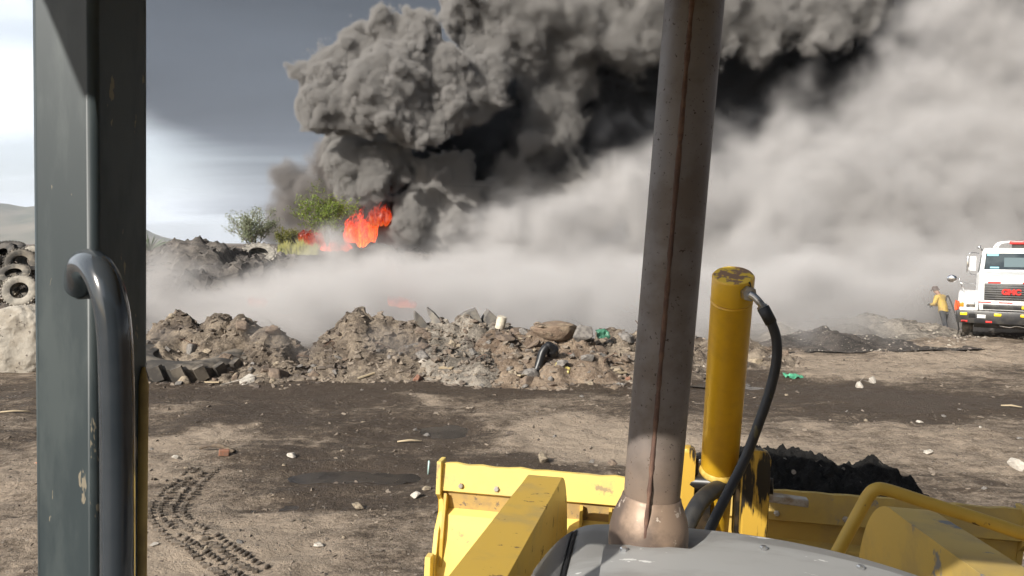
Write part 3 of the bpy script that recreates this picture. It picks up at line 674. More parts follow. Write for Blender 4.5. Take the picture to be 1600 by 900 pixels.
LD = empty('wheel_loader', P(1010, 850, 1.5), label='yellow loader with grey hood, rusty exhaust stack and bucket, seen from its cab', cat='loader')
LI = LD.location.copy()
def lp(name, bm, m, parent=None, **kw):
    o = obj(name, bm, m, None, **kw); o.parent = parent or LD
    if parent is None: o.matrix_parent_inverse = Matrix.Translation(-LI)
    return o
# --- cab post: square tube with rounded edges, one edge toward the driver
bm = bmesh.new()
pa = P(147, 900, .84); pb = P(143, 0, .84); ax = (pb - pa).normalized(); pa -= ax * .55; pb += ax * .18
nl = Vector((-.20, -.98, 0)); nl = (nl - ax * nl.dot(ax)).normalized(); nr = ax.cross(nl)
Mx = frame((pa + pb) / 2, nr, nl, ax)
wl, wr = .080, .087
add_box(bm, (0, 0, 0), (wl, wr, (pb - pa).length), bevel=0)
es = [e for e in bm.edges if abs((e.verts[0].co - e.verts[1].co).normalized().z) > .9]
bmesh.ops.bevel(bm, geom=es, offset=.010, segments=5, affect='EDGES', profile=.5)
bmesh.ops.transform(bm, matrix=Mx, verts=bm.verts); weighted(lp('cab_post', bm, M_post, smooth=True))
bm = bmesh.new()
path = smooth_path([P(126, 446, .80), P(131, 416, .765), P(150, 418, .735), P(168, 455, .720), P(179, 520, .716), P(183, 640, .716), P(184, 760, .716), P(184, 960, .716)], 10)
add_tube(bm, path, .0158, 20); bar = lp('grab_bar', bm, M_bar, smooth=True)
bm = bmesh.new(); add_tube(bm, smooth_path([P(121, 444, .80), P(128, 420, .785), P(136, 412, .778)], 6), [.011, .013, .014, .014, .014, .014, .014, .014, .014, .014, .014, .014, .012], 14); lp('weld_bead', bm, M_bar, bar, smooth=True)
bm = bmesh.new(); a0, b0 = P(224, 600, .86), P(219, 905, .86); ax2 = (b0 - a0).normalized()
add_tube(bm, [a0 - ax2 * .02, a0, b0, b0 + ax2 * .3], [.002, .0060, .0075, .0075], 10); lp('reflection_strip', bm, mat('painted_ochre_reflection', (.36, .25, .07), .6, c2=(.25, .17, .05), scale=20), smooth=True)  # ochre strip painted as the yellow reflection on the post's dark side
# --- roof panel above the windscreen (unseen; its outline is cut to shade the hood and the stack)
bm = bmesh.new()
c = Vector((0, 0, 3.45)); add_prism(bm, [(-.95, .20), (1.55, -.20), (1.75, 1.16), (-.74, 1.60), (-.79, .52)], Matrix.Translation((0, 0, 3.49)), .06, .015); lp('unseen_shading_roof', bm, M_roof)
M_int = mat('dark_seat_and_added_wall', (.03, .03, .032), .8)
bm = bmesh.new(); add_box(bm, (.22, -.62, 2.35), (2.0, .05, 1.9), None, .01); add_box(bm, (.22, .05, 1.38), (2.0, 1.35, .05), None, .01); lp('added_cab_back_and_floor', bm, M_int)  # unseen cab back and floor, added to keep sky light off the post
bm = bmesh.new(); add_box(bm, (.15, -.28, 1.72), (.55, .52, .14), None, .05, 4); add_box(bm, (.15, -.50, 2.1), (.5, .14, .65), None, .05, 4); lp('driver_seat', bm, M_int, smooth=True, autosmooth=40)
# --- hood
hc = P(1085, 812, 1.64)        # crown of the front edge
def hood_pt(s, f, d=0.0):
    """s to the right of the crown, f behind the front edge"""
    z = -.085 * (abs(s) / .55) ** 2.2
    if s < -.22: z -= 1.9 * max(0, -s - .22) ** 2 * 3
    z -= .5 * max(0, .06 - f) ** 2 * 40
    return hc + AR * s - AF * f + AU * (z + d)
bm = bmesh.new(); ss = np.linspace(-.42, .92, 74); ff = [0, .008, .018, .03, .045, .06, .12, .2, .35, .6, .9, 1.3]
grid = [[bm.verts.new(hood_pt(s, f)) for s in ss] for f in ff]
for a, b in zip(grid, grid[1:]):
    for k in range(len(ss) - 1): bm.faces.new((a[k], a[k + 1], b[k + 1], b[k]))
low = [bm.verts.new(v.co - AU * .5) for v in grid[0]]; lowb = [bm.verts.new(v.co - AU * .5) for v in grid[-1]]
for k in range(len(ss) - 1): bm.faces.new((low[k], low[k + 1], grid[0][k + 1], grid[0][k]))
for e in (0, -1):
    sd = [bm.verts.new(r[e].co - AU * .5) for r in grid]
    for a in range(len(ff) - 1): bm.faces.new((grid[a][e], grid[a + 1][e], sd[a + 1], sd[a]))
bmesh.ops.remove_doubles(bm, verts=bm.verts, dist=1e-5)
hood = lp('hood', bm, M_hood, smooth=True, autosmooth=50)
# --- exhaust stack
eb, et = P(1012, 848, 1.5), P(1099, -160, 1.49); ea = (et - eb).normalized(); ex = ea.orthogonal().normalized(); Me = frame(eb, ex, ea.cross(ex), ea); el_ = (et - eb).length
bm = bmesh.new(); add_lathe(bm, [(.0565, .094), (.0570, .12), (.0575, .2), (.0575, .6), (.0575, el_), (.053, el_), (.053, .2)], Me, 48); stack = lp('exhaust_stack', bm, M_exh, smooth=True, autosmooth=50)
bm = bmesh.new(); add_lathe(bm, [(.0, -.01), (.080, -.01), (.081, .0), (.0805, .03), (.076, .055), (.067, .078), (.0612, .092), (.0600, .098), (.0575, .101)], Me, 48); lp('stack_base', bm, M_exhb, stack, smooth=True, autosmooth=60)
def heat_tint():      # brown heat staining that creeps up the pipe from its foot
    nt = M_exh.node_tree; L = nt.links.new; b = nt.nodes['Principled BSDF']; old = b.inputs['Base Color'].links[0].from_socket
    tc = NT(nt, 'ShaderNodeTexCoord'); sp = NT(nt, 'ShaderNodeSeparateXYZ'); L(tc.outputs['Object'], sp.inputs[0])
    n = NT(nt, 'ShaderNodeTexNoise', i_Scale=14.0, i_Detail=6.0, i_Roughness=.7); L(tc.outputs['Object'], n.inputs['Vector'])
    h = NT(nt, 'ShaderNodeMath', operation='MULTIPLY_ADD'); L(n.outputs['Fac'], h.inputs[0]); h.inputs[1].default_value = .34; L(sp.outputs[2], h.inputs[2])
    mr = NT(nt, 'ShaderNodeMapRange', interpolation_type='SMOOTHSTEP'); L(h.outputs[0], mr.inputs[0]); mr.inputs[1].default_value = eb.z + .22; mr.inputs[2].default_value = eb.z + .46; mr.inputs[3].default_value = .85; mr.inputs[4].default_value = 0
    mx = NT(nt, 'ShaderNodeMix', data_type='RGBA'); L(mr.outputs[0], mx.inputs[0]); L(old, mx.inputs[6]); mx.inputs[7].default_value = (.22, .155, .11, 1); L(mx.outputs[2], b.inputs['Base Color'])
heat_tint()
def on_stack(h, ang, r): return eb + ea * h + (ex * math.cos(ang) + ea.cross(ex) * math.sin(ang)) * r
# direction of the seam: facing the camera, a little to the left
tocam = Vector((-.30, -1, 0)).normalized(); sa = math.atan2(tocam.dot(ea.cross(ex)), tocam.dot(ex))
bm = bmesh.new(); pts = [on_stack(h, sa, .0572 if h > .15 else .0605 + (.15 - h) * .13) for h in np.linspace(.03, el_, 90)]
jr = random.Random(3); add_tube(bm, pts, [.0046 * jr.uniform(.75, 1.25) for _ in pts], 6); lp('weld_seam', bm, M_seam, stack, smooth=True)
# rear panel lying on the hood, its front edge cutting across the foot of the stack
fe, se = (hc - eb).dot(AF), (eb - hc).dot(AR)
def pf(s): return fe + .072 if s < se + .085 else (fe + .072 - (s - se - .085) * 1.1 if s < se + .15 else max(.045, fe + .0))
bm = bmesh.new(); sv = list(np.linspace(-.19, se + .085, 16)) + [se + .0855] + list(np.linspace(se + .09, .86, 50))
top = [[bm.verts.new(hood_pt(s, pf(s), .022)) for s in sv]] + [[bm.verts.new(hood_pt(s, max(pf(s), q), .022)) for s in sv] for q in (.25, .4, .7, 1.0, 1.28)]
for a, b in zip(top, top[1:]):
    for k in range(len(sv) - 1): bm.faces.new((a[k], a[k + 1], b[k + 1], b[k]))
for edge in (top[0], [r[0] for r in top]):
    bot = [bm.verts.new(v.co - AU * .024) for v in edge]
    for k in range(len(edge) - 1): bm.faces.new((bot[k], bot[k + 1], edge[k + 1], edge[k]))
lp('hood_panel', bm, M_hood, hood, smooth=True, autosmooth=40)
for nm, sa_, sb_, d_, mm in (('hood_edge', -.350, -.268, .007, M_edge), ('hood_gap', -.267, -.257, .004, M_rubber)):
    bm = bmesh.new(); b1 = [[bm.verts.new(hood_pt(s, f, d_)) for s in np.linspace(sa_, sb_, 8)] for f in np.linspace(.03, 1.25, 26)]
    for a, b in zip(b1, b1[1:]):
        for k in range(7): bm.faces.new((a[k], a[k + 1], b[k + 1], b[k]))
    bmesh.ops.solidify(bm, geom=bm.faces[:], thickness=.004)
    lp(nm, bm, mm, hood, smooth=True)
# --- bucket
ka, kb = P(692, 723, 3.67), P(1597, 797, 3.21); kr = (kb - ka).normalized(); W = (kb - ka).length; kf = (AF - kr * AF.dot(kr)).normalized(); ku = kr.cross(kf)
def K(s, f, u): return ka + kr * s + kf * f + ku * u
prof = [(0, 0), (-.014, -.135), (.018, -.150), (.030, -.235), (-.012, -.255), (-.02, -.30), (-.10, -.62), (-.02, -1.0), (.5, -1.12), (1.0, -1.05), (1.0, -1.03), (.5, -1.09), (.02, -.97), (-.06, -.62), (.07, -.25), (.06, -.15), (.022, -.12), (.025, 0)]
bm = bmesh.new(); n_ = 40; rr = random.Random(8); rows = []
for i in range(n_ + 1):
    s = W * i / n_; w = rr.uniform(-.006, .004); rows.append([bm.verts.new(K(s, f, u + (w if u > -.01 else 0))) for f, u in prof])
for a, b in zip(rows, rows[1:]):
    for k in range(len(prof)): bm.faces.new((a[k], a[(k + 1) % len(prof)], b[(k + 1) % len(prof)], b[k]))
bm.faces.new(rows[0][::-1]); bm.faces.new(rows[-1])
bmesh.ops.bevel(bm, geom=[e for e in bm.edges if len(e.link_faces) == 2 and e.calc_face_angle(0) > .35 and abs((e.verts[0].co - e.verts[1].co).normalized().dot(kr)) > .9], offset=.008, segments=2, affect='EDGES')
# right half gets the duller yellow, cab shade put into the paint
bucket = lp('bucket', bm, [M_yelb, M_yeld, mat('tan_band_paint', (.46, .31, .11), .6, c2=(.36, .25, .11), scale=12, c3=(.2, .15, .1), s3=20, t3=.62)], smooth=True, autosmooth=30)
for p_ in bucket.data.polygons:
    s = (Vector(p_.center) - ka).dot(kr)
    u_ = (Vector(p_.center) - ka).dot(ku); f_ = (Vector(p_.center) - ka).dot(kf)
    if s > 1.35: p_.material_index = 1
    elif -.24 < u_ < -.145 and f_ < .035: p_.material_index = 2  # tan band below the rim
side = [(-.03, .012), (.06, .012), (.12, -.10), (.55, -.55), (1.02, -1.0), (1.0, -1.12), (.5, -1.16), (-.03, -1.04), (-.13, -.62), (-.045, -.33), (.03, -.26), (.02, -.19), (-.035, -.15)]
for s, mm in ((-.012, M_yelb), (W + .012, M_yeld)):
    bm = bmesh.new(); add_prism(bm, side, frame(K(s, 0, 0), kf, ku, kr), .024, .004); lp('side_plate', bm, mm, bucket)
bm = bmesh.new(); add_prism(bm, [(-.16, -.42), (-.105, -.42), (-.12, -.62), (-.17, -.62)], frame(K(-.02, 0, 0), kf, ku, kr), .03, .004); lp('wear_block', bm, M_yelb, bucket)
for s in (.02, .70, .84):        # gussets under the rim
    bm = bmesh.new(); add_prism(bm, [(-.01, -.15), (.04, -.17), (.05, -.25), (-.02, -.30), (-.075, -.50), (-.065, -.36)], frame(K(s, 0, 0), kf, ku, kr), .016, .002); lp('gusset', bm, M_yel, bucket)
bm = bmesh.new(); a, b = P(1197, 776, 3.30), P(1262, 785, 3.27); d = b - a; add_box(bm, (a + b) / 2, (d.length, .05, .035), Matrix((d.normalized(), kf, ku)).transposed(), .005); lp('rim_bracket', bm, M_scrap, bucket)
# --- lift arms
def arm(pl, pr, Y, back, mm, ms, wmul=1):
    A, B = P(*pl, Y), P(*pr, Y); w = (B - A).length; c = (A + B) / 2
    ang = [(math.sin(t) * .40, -.44 + math.cos(t) * .44) for t in np.linspace(0, math.pi / 2, 16)]
    poly = [(-back, back * .095), (-.3, .028), (-.1, .008)] + ang + [(.40, -.85), (.10, -.85), (-.05, -.55), (-.40, -.38), (-back, -.22)]
    bm = bmesh.new(); add_prism(bm, poly, frame(c, AF, AU, AR), w, .006)
    o = weighted(lp('lift_arm', bm, mm, smooth=True, autosmooth=40))
    if ms is not None:
        o.data.materials.append(ms)
    return o
arm((821, 747), (875, 752), 2.98, 2.0, M_yel, None)
arm((1400, 801), (1468, 804), 2.55, 1.7, M_yeld, None)
# bolts along the hood panel and under the bucket rim
for s_ in (-.15, .12, .30, .48):
    q = hood_pt(s_, pf(s_) + .03, .022); bm = bmesh.new(); add_lathe(bm, [(.008, 0), (.008, .005), (.006, .007), (0, .007)], frame(q, AR, -AF, AU), 6); lp('bolt', bm, M_steel, hood)
for s_ in (.10, .28, .46, 1.6, 1.9, 2.2):
    q = K(s_, -.0135, -.105); bm = bmesh.new(); add_lathe(bm, [(.014, -.004), (.014, .007), (.010, .011), (0, .011)], frame(q, kr, ku, -kf), 6); lp('bolt', bm, M_scrap, bucket)
# --- tilt cylinder, leaning back to the cab
ct, cb = P(1146, 430, 2.38), P(1123, 738, 2.74); ca = (ct - cb).normalized(); cx_ = (AR - ca * AR.dot(ca)).normalized(); Mc = frame(cb, cx_, ca.cross(cx_), ca); cl_ = (ct - cb).length
rc = .0665
bm = bmesh.new(); add_lathe(bm, [(0, -.34), (.052, -.34), (.054, .0), (rc, .02), (rc, cl_ - .10), (rc + .001, cl_ - .095), (rc - .003, cl_ - .09), (rc + .001, cl_ - .085), (rc, cl_ - .08), (rc, cl_ - .006), (rc - .005, cl_)], Mc, 48); cyl = lp('tilt_cylinder', bm, M_cyl, smooth=True, autosmooth=40)
bm = bmesh.new(); add_lathe(bm, [(rc - .005, cl_), (rc - .012, cl_ + .0015), (0, cl_ + .001)], Mc, 48); lp('cylinder_cap', bm, M_cap, cyl, smooth=True, autosmooth=30)
bm = bmesh.new(); add_lathe(bm, [(rc + .001, .005), (rc + .007, .012), (rc + .008, .022), (rc + .004, .032), (rc + .0005, .036)], Mc, 40); lp('cylinder_collar', bm, mat('cream_yellow_weld', (.66, .47, .13), .6, c2=(.5, .33, .06), scale=20, bump=.4, bscale=60, bdist=.004), cyl, smooth=True)
bm = bmesh.new()
f1 = P(1163, 455, 2.355); f2 = P(1172, 460, 2.31)
add_tube(bm, [f1, f2], .0235, 6); add_tube(bm, smooth_path([f2, P(1180, 465, 2.30), P(1188, 474, 2.29), P(1194, 483, 2.29)], 6), .0115, 14); add_tube(bm, [P(1190, 478, 2.29), P(1196, 488, 2.29)], .0165, 6); fit = lp('hose_fitting', bm, M_steel, cyl, smooth=True, autosmooth=40)
hp = smooth_path([P(1193, 482, 2.29), P(1204, 502, 2.28), P(1213, 530, 2.28), P(1213, 565, 2.28), P(1203, 610, 2.28), P(1186, 660, 2.27), P(1165, 715, 2.26), P(1140, 765, 2.22), P(1116, 812, 2.15), P(1100, 850, 2.1)], 8)
bm = bmesh.new(); add_tube(bm, hp, .0155, 14); lp('hydraulic_hose', bm, M_hosem, smooth=True)
bm = bmesh.new(); add_tube(bm, [hp[0] - (hp[6] - hp[0]) * .1, hp[9]], [.019, .0185], 14); lp('hose_ferrule', bm, M_rubber, fit, smooth=True)
bm = bmesh.new(); add_tube(bm, smooth_path([P(1062, 850, 2.45), P(1078, 812, 2.5), P(1096, 782, 2.56), P(1120, 764, 2.66), P(1145, 760, 2.8)], 8), .030, 16); lp('rubber_boot_hose', bm, M_rubber, smooth=True)
# clevis plates that carry the cylinder
def plate(px0, px1, py0, py1, Y, m_, w, rnd=.5):
    A, B = P(px0, py0, Y), P(px1, py1, Y); wd = (P(px1, py0, Y) - A).length; ht = (P(px0, py1, Y) - A).length
    r = wd * rnd; poly = [(-wd / 2, -ht), (wd / 2, -ht), (wd / 2, -r)] + [(wd / 2 - r + r * math.cos(t), -r + r * math.sin(t)) for t in np.linspace(0, math.pi / 2, 6)[1:]] + [(-wd / 2 + r + r * math.cos(t), -r + r * math.sin(t)) for t in np.linspace(math.pi / 2, math.pi, 6)]
    bm = bmesh.new(); add_prism(bm, poly, frame(P((px0 + px1) / 2, py0, Y), AR, AU, -AF), w, .006); return bm
lp('clevis_plate', plate(1162, 1203, 702, 835, 2.62, M_clev, .05, .3), M_clev, smooth=True, autosmooth=30)
lp('clevis_plate', plate(1150, 1163, 722, 835, 2.70, M_clev, .10, .2), M_grease, smooth=True, autosmooth=30)
lp('clevis_plate', plate(1066, 1087, 698, 835, 2.75, M_clev, .06, .35), M_clev, smooth=True, autosmooth=30)
lp('clevis_plate', plate(1086, 1112, 712, 835, 2.78, M_grease, .10, .3), M_grease, smooth=True, autosmooth=30)
bm = bmesh.new(); add_tube(bm, [P(1062, 752, 2.76), P(1208, 760, 2.64)], .030, 18); lp('clevis_pin', bm, M_grease, smooth=True, autosmooth=40)
# --- handrail on the right of the hood
bm = bmesh.new(); add_tube(bm, smooth_path([P(1300, 880, 2.12), P(1322, 838, 2.12), P(1345, 796, 2.12), P(1356, 776, 2.12), P(1368, 765, 2.115), P(1388, 766, 2.11), P(1450, 786, 2.08), P(1530, 811, 2.04), P(1610, 838, 2.0), P(1760, 890, 1.93)], 8), .0185, 16); lp('handrail', bm, M_yel, smooth=True)

# --- soil heaped in the bucket
M_soil = ground_mat('black_sooty_soil', (.008, .0075, .007), (.035, .032, .029), False, False, .45, 1.3)
bm = bmesh.new(); s0, s1 = 1.25, 2.5; nx_, nf_ = 150, 80; gr = []
ss = np.linspace(s0, s1, nx_); fs = np.linspace(.03, .95, nf_); S, Ff = np.meshgrid(ss, fs)
hh = np.interp(S, [1.25, 1.4, 1.55, 1.8, 2.0, 2.2, 2.38, 2.5], [-.08, .04, .085, .075, .05, .02, -.06, -.22]) - 1.2 * (Ff - .45) ** 2 + .035 * fbm(S * 5, Ff * 5, seed=71, oct=5, gain=.65) + .05 * np.clip(.5 - worley(S * 9, Ff * 9, seed=73), 0, 1) + .03 * np.clip(.5 - worley(S * 20, Ff * 20, seed=74), 0, 1) + .022 * np.clip(.5 - worley(S * 40, Ff * 40, seed=75), 0, 1)
gr = [[bm.verts.new(K(S[j, i], Ff[j, i], hh[j, i] - .02)) for i in range(nx_)] for j in range(nf_)]
for a, b in zip(gr, gr[1:]):
    for k in range(nx_ - 1): bm.faces.new((a[k], a[k + 1], b[k + 1], b[k]))
obj('soil_heap', bm, M_soil, None, smooth=True, autosmooth=35, label='black sooty soil heaped in the right half of the yellow bucket', cat='soil heap')
# ------------------------------------------------------------------ tyres
M_tyre = mat('dusty_tyre', (.085, .078, .068), .85, c2=(.24, .21, .17), scale=3.5, lo=.42, hi=.66, bump=.3, bscale=25, bdist=.01)
M_tyrel = mat('pale_dusty_tyre', (.20, .185, .16), .9, c2=(.36, .33, .28), scale=4, bump=.3, bscale=25, bdist=.01)
M_tyred = mat('sooty_tyre', (.03, .029, .028), .8, c2=(.09, .08, .07), scale=3.5, bump=.3, bscale=25, bdist=.01)
def tyre_bm(Ro, w, hole=.52, lugs=30, lug=.035, seg=48):
    bm = bmesh.new(); Ri = Ro * hole
    prof = [(Ri, -w * .36), (Ri + .02, -w * .42), (Ro * .8, -w * .5), (Ro * .93, -w * .47), (Ro, -w * .36), (Ro * 1.005, 0), (Ro, w * .36), (Ro * .93, w * .47), (Ro * .8, w * .5), (Ri + .02, w * .42), (Ri, w * .36), (Ri + .03, w * .32), (Ro * .82, w * .43), (Ro * .93, w * .3), (Ro * .93, -w * .3), (Ro * .82, -w * .43), (Ri + .03, -w * .32)]
    add_lathe(bm, prof, Matrix.Identity(4), seg, close=True)
    for k in range(lugs):
        a = 2 * math.pi * k / lugs
        for sgn in (-1, 1):
            m = Matrix.Rotation(a + (math.pi / lugs if sgn > 0 else 0), 4, 'Z') @ Matrix.Translation((Ro + lug * .3, 0, sgn * w * .24)) @ Matrix.Rotation(sgn * R(24), 4, 'X')
            r = bmesh.ops.create_cube(bm, size=1); bmesh.ops.transform(bm, matrix=m @ Matrix.Diagonal((lug, 2 * math.pi * Ro / lugs * .55, w * .46, 1)), verts=r['verts'])
    return bm
TP = obj('old_tyre', tyre_bm(.46, .26), M_tyre, smooth=True, autosmooth=35)
TG = 'old tyres piled at the left edge'
TL = [ # px, py, Y, scale, tilt x, tilt z, material, label
 (32,455,21.5,1.0,(1.22,0.35,.1),M_tyrel,'pale dusty tyre facing out at the foot of the tyre pile'),
 (33,412,22.6,.95,(1.30,.55,.3),M_tyre,'brown dusty tyre standing upright near the top of the pile'),
 (22,430,21.9,.9,(.62,.25,0),M_tyre,'tyre lying tilted between the two upright tyres of the pile'),
 (5,400,22.9,.95,(1.0,-.4,0),M_tyred,'sooty tyre at the top left of the tyre pile'),
 (52,405,23.2,.9,(1.2,-.7,.4),M_tyrel,'pale tyre at the top of the pile beside the cab post'),
 (52,432,22.4,.9,(.4,.5,0),M_tyred,'dark tyre lying flat beside the cab post'),
 (2,450,21.9,.95,(.7,.6,0),M_tyre,'tyre cut by the left edge of the picture low in the pile'),
 (2,424,22.4,.95,(1.25,.2,1.0),M_tyred,'sooty tyre cut by the left edge in mid pile'),
 (58,460,21.9,.9,(.35,.2,0),M_tyre,'flat lying tyre low in the pile just left of the cab post'),
 (15,388,23.6,.9,(.3,.2,0),M_tyred,'sooty tyre lying flat as the topmost of the pile'),
 (-22,415,22.6,1.0,(.9,.3,0),M_tyre,'brown tyre just outside the left edge of the picture'),
 (85,415,23.0,1.0,(.8,.5,0),M_tyre,'brown tyre hidden behind the cab post beside the pile'),
 (95,448,22.2,1.0,(.4,-.4,0),M_tyred,'sooty tyre hidden behind the cab post low in the pile'),
]
for i, (px, py, Y, s, rot, mm, lb) in enumerate(TL):
    o = TP if i == 0 else TP.copy()
    if i: col.objects.link(o)
    o.location = P(px, py, Y); o.scale = (s,) * 3; o.rotation_euler = rot
    o.material_slots[0].link = 'OBJECT'; o.material_slots[0].material = mm; prop(o, lb, 'tyre', TG)
x, y = P(262, 590, 15.2).x, 15.2
BT = obj('tractor_tyre', tyre_bm(1.20, .66, .55, 19, .13, 72), mat('dark_dusty_tyre', (.045, .040, .035), .85, c2=(.17, .145, .115), scale=2.2, lo=.46, hi=.66, bump=.3, bscale=25, bdist=.01), smooth=True, autosmooth=35, label='huge chevron lugged tractor tyre lying half buried in front of the left mound', cat='tyre')
BT.location = (x, y + .95, .20); BT.rotation_euler = (R(7), R(3), .2)
o = obj('tractor_tyre', tyre_bm(1.05, .62, .55, 20, .10, 60), M_tyrel, smooth=True, autosmooth=35, label='pale lugged tyre half buried beside the far dark slag heap', cat='tyre')
p = P(404, 400, 47); o.location = p; o.rotation_euler = (R(28), R(24), R(-20))
# pale block at the left edge
bm = bmesh.new(); bmesh.ops.create_icosphere(bm, subdivisions=6, radius=1)
for v in bm.verts:
    d = v.co.copy(); q = Vector([math.copysign(abs(c) ** .62, c) for c in d])
    q = Vector((q.x * .92, q.y * .7, q.z * .95)); n = mnoise.fractal(q * 1.6, 1.0, 2.0, 5) * .07 + mnoise.fractal(q * 7, .8, 2.0, 4) * .018; q += d * n
    if q.z > .3: q.x *= 1 - .25 * (q.z - .3)
    v.co = q
M_block = mat('pale_weathered_concrete', (.40, .365, .31), .92, c2=(.30, .265, .215), scale=2.5, c3=(.12, .10, .085), s3=7, t3=.62, w3=.03, bump=.6, bscale=12, bdist=.04)
o = obj('concrete_block', bm, M_block, smooth=True, label='big pale weathered concrete block below the tyre pile', cat='concrete block'); p = P(35, 532, 17.0); o.location = (p.x + .05, 17.0, p.z - .08); o.rotation_euler = (0, R(-6), .2); o.scale = (.9, .9, .93)

# ------------------------------------------------------------------ debris on and by the mounds
def at_ground(px, py):
    x, y = gpx(px, py); return Vector((x, y, float(ground_h([x], [y])[0])))
M_black = mat('black_plastic', (.012, .012, .013), .4)
bm = bmesh.new(); add_tube(bm, smooth_path([P(838, 580, 15.3), P(843, 566, 15.35), P(848, 550, 15.4), P(856, 541, 15.45), P(863, 545, 15.5), P(862, 552, 15.6)], 8), [.085] * 24 + [.1] * 8 + [.13] * 9, 14); obj('pipe', bm, M_black, smooth=True, label='bent black pipe end sticking out of the reddish mound', cat='pipe')
bm = rock_mesh(301, .75, 26); bmesh.ops.subdivide_edges(bm, edges=bm.edges[:], cuts=2, use_grid_fill=True, smooth=.6)
o = obj('boulder', bm, mat('brown_boulder', (.19, .135, .095), .95, c2=(.26, .20, .14), scale=2, c3=(.06, .045, .035), s3=5, t3=.62, bump=.9, bscale=6, bdist=.06), smooth=True, label='large rounded brown boulder on the crest of the reddish mound', cat='boulder')
p = P(872, 516, 16.6); o.location = p; o.scale = (.62, .55, .42)
M_slab = mat('soot_grey_slab', (.14, .13, .12), .9, c2=(.22, .20, .17), scale=4, bump=.5, bscale=10, bdist=.03)
def shard(px, py, Y, w, h, rot, lb, m_=M_slab, t=.12):
    bm = bmesh.new(); add_prism(bm, [(-w * .5, -h), (w * .5, -h * .9), (w * .38, h * .2), (w * .1, h), (-w * .25, h * .55), (-w * .45, h * .1)], frame(Vector((0, 0, 0)), Vector((1, 0, 0)), Vector((0, 0, 1)), Vector((0, -1, 0))), t, .015)
    o = obj('broken_slab', bm, m_, label=lb, cat='slab'); o.location = P(px, py, Y); o.rotation_euler = rot
shard(655, 500, 17.2, .22, .26, (.1, -.55, .3), 'thin dark slab leaning left on the crest of the grey mound')
shard(677, 494, 17.3, .18, .26, (-.1, -.7, -.2), 'pointed dark slab on the crest right of the thin leaning slab')
shard(735, 500, 18.6, .7, .32, (0, .2, .1), 'broad soot grey slab behind the crest of the grey mound', t=.5)
shard(765, 502, 18.7, .5, .30, (0, -.3, .2), 'jagged soot grey slab behind the grey mound crest, right of the broad slab', t=.4)
M_wood = mat('bleached_wood', (.40, .33, .22), .85, c2=(.25, .19, .12), scale=9, stretch=(.2, 4, 4))
bm = bmesh.new(); add_lathe(bm, [(0, 0), (.11, 0), (.115, .04), (.11, .06), (.115, .2), (.11, .28), (.05, .29), (.0, .28)], Matrix.Identity(4), 20); o = obj('bucket_pail', bm, mat('dirty_cream_plastic', (.60, .55, .44), .6, c2=(.35, .30, .24), scale=6), smooth=True, autosmooth=40, label='dirty cream pail lying on the crest right of the grey mound', cat='pail'); o.location = P(781, 513, 16.9); o.rotation_euler = (.15, .2, 0)
def sheet(px, py, Y, rx, ry, c, nm, lb, cat_, seed):
    bm = bmesh.new(); bmesh.ops.create_grid(bm, x_segments=14, y_segments=10, size=1)
    for v in bm.verts:
        n = mnoise.fractal(Vector((v.co.x * 1.5 + seed, v.co.y * 1.5, seed)), 1, 2, 4); e = mnoise.noise(Vector((v.co.x * 2, v.co.y * 2 + seed, 3))) * .25
        v.co = Vector((v.co.x * rx * (1 + e), v.co.y * ry * (1 - e), n * ry * .6))
    r = bmesh.ops.solidify(bm, geom=bm.faces[:], thickness=.006)
    o = obj(nm, bm, mat(nm + '_stuff', c, .45, c2=tuple(k * .6 for k in c), scale=6), smooth=True, label=lb, cat=cat_); o.location = P(px, py, Y); return o
o = sheet(942, 521, 16.7, .15, .12, (.07, .22, .14), 'plastic_sheet', 'crumpled green plastic sheet on the low mound beside the stack', 'plastic sheet', 2); o.rotation_euler = (R(55), 0, .3)
o = sheet(878, 577, 15.2, .16, .10, (.62, .52, .18), 'foam_scrap', 'curved yellow foam scrap on the face of the reddish mound', 'scrap', 5); o.rotation_euler = (R(60), R(25), 0)
o = sheet(1240, 589, 15.8, .2, .12, (.12, .48, .28), 'plastic_scrap', 'flat green plastic scrap lying on the pale dirt by the hose', 'scrap', 8); q = at_ground(1240, 589); o.location = q + Vector((0, 0, .03)); o.rotation_euler = (.1, .1, .2)
# brick and stick by the track
M_brick = mat('red_brick', (.28, .13, .08), .85, c2=(.22, .13, .09), scale=20, bump=.4, bscale=60, bdist=.005)
bm = bmesh.new(); add_box(bm, (0, 0, .03), (.13, .08, .08), None, .01); q = at_ground(350, 718); o = obj('brick', bm, M_brick, label='red brick standing on the dirt above the tyre track', cat='brick'); o.location = q; o.rotation_euler = (.05, .1, .35)
bm = bmesh.new(); add_tube(bm, smooth_path([(-.26, 0, .03), (-.1, .03, .07), (.1, .0, .08), (.3, -.03, .03)], 6), [.02] * 6 + [.03] * 7 + [.025] * 6, 8); o = obj('stick', bm, mat('dark_wood', (.08, .06, .045), .9, c2=(.16, .12, .08), scale=8), smooth=True, label='dark gnarled stick beside the red brick', cat='stick'); o.location = at_ground(338, 710); o.rotation_euler = (0, 0, -.25)
q = at_ground(669, 740); bm = bmesh.new(); add_tube(bm, [(0, 0, 0), (.012, .0, .17)], .011, 8); o = obj('stake', bm, mat('pale_green_plastic', (.45, .62, .58), .4), smooth=True, label='short pale green stake upright at the left corner of the bucket', cat='stake'); o.location = q
bm = rock_mesh(310, .8); o = obj('brick', bm, mat('orange_shard_clay', (.62, .22, .09), .7, c2=(.45, .17, .08), scale=8), label='orange brick shard on the dirt left of the cab post', cat='brick'); o.location = at_ground(62, 722) + Vector((0, 0, .02)); o.scale = (.06, .045, .04)
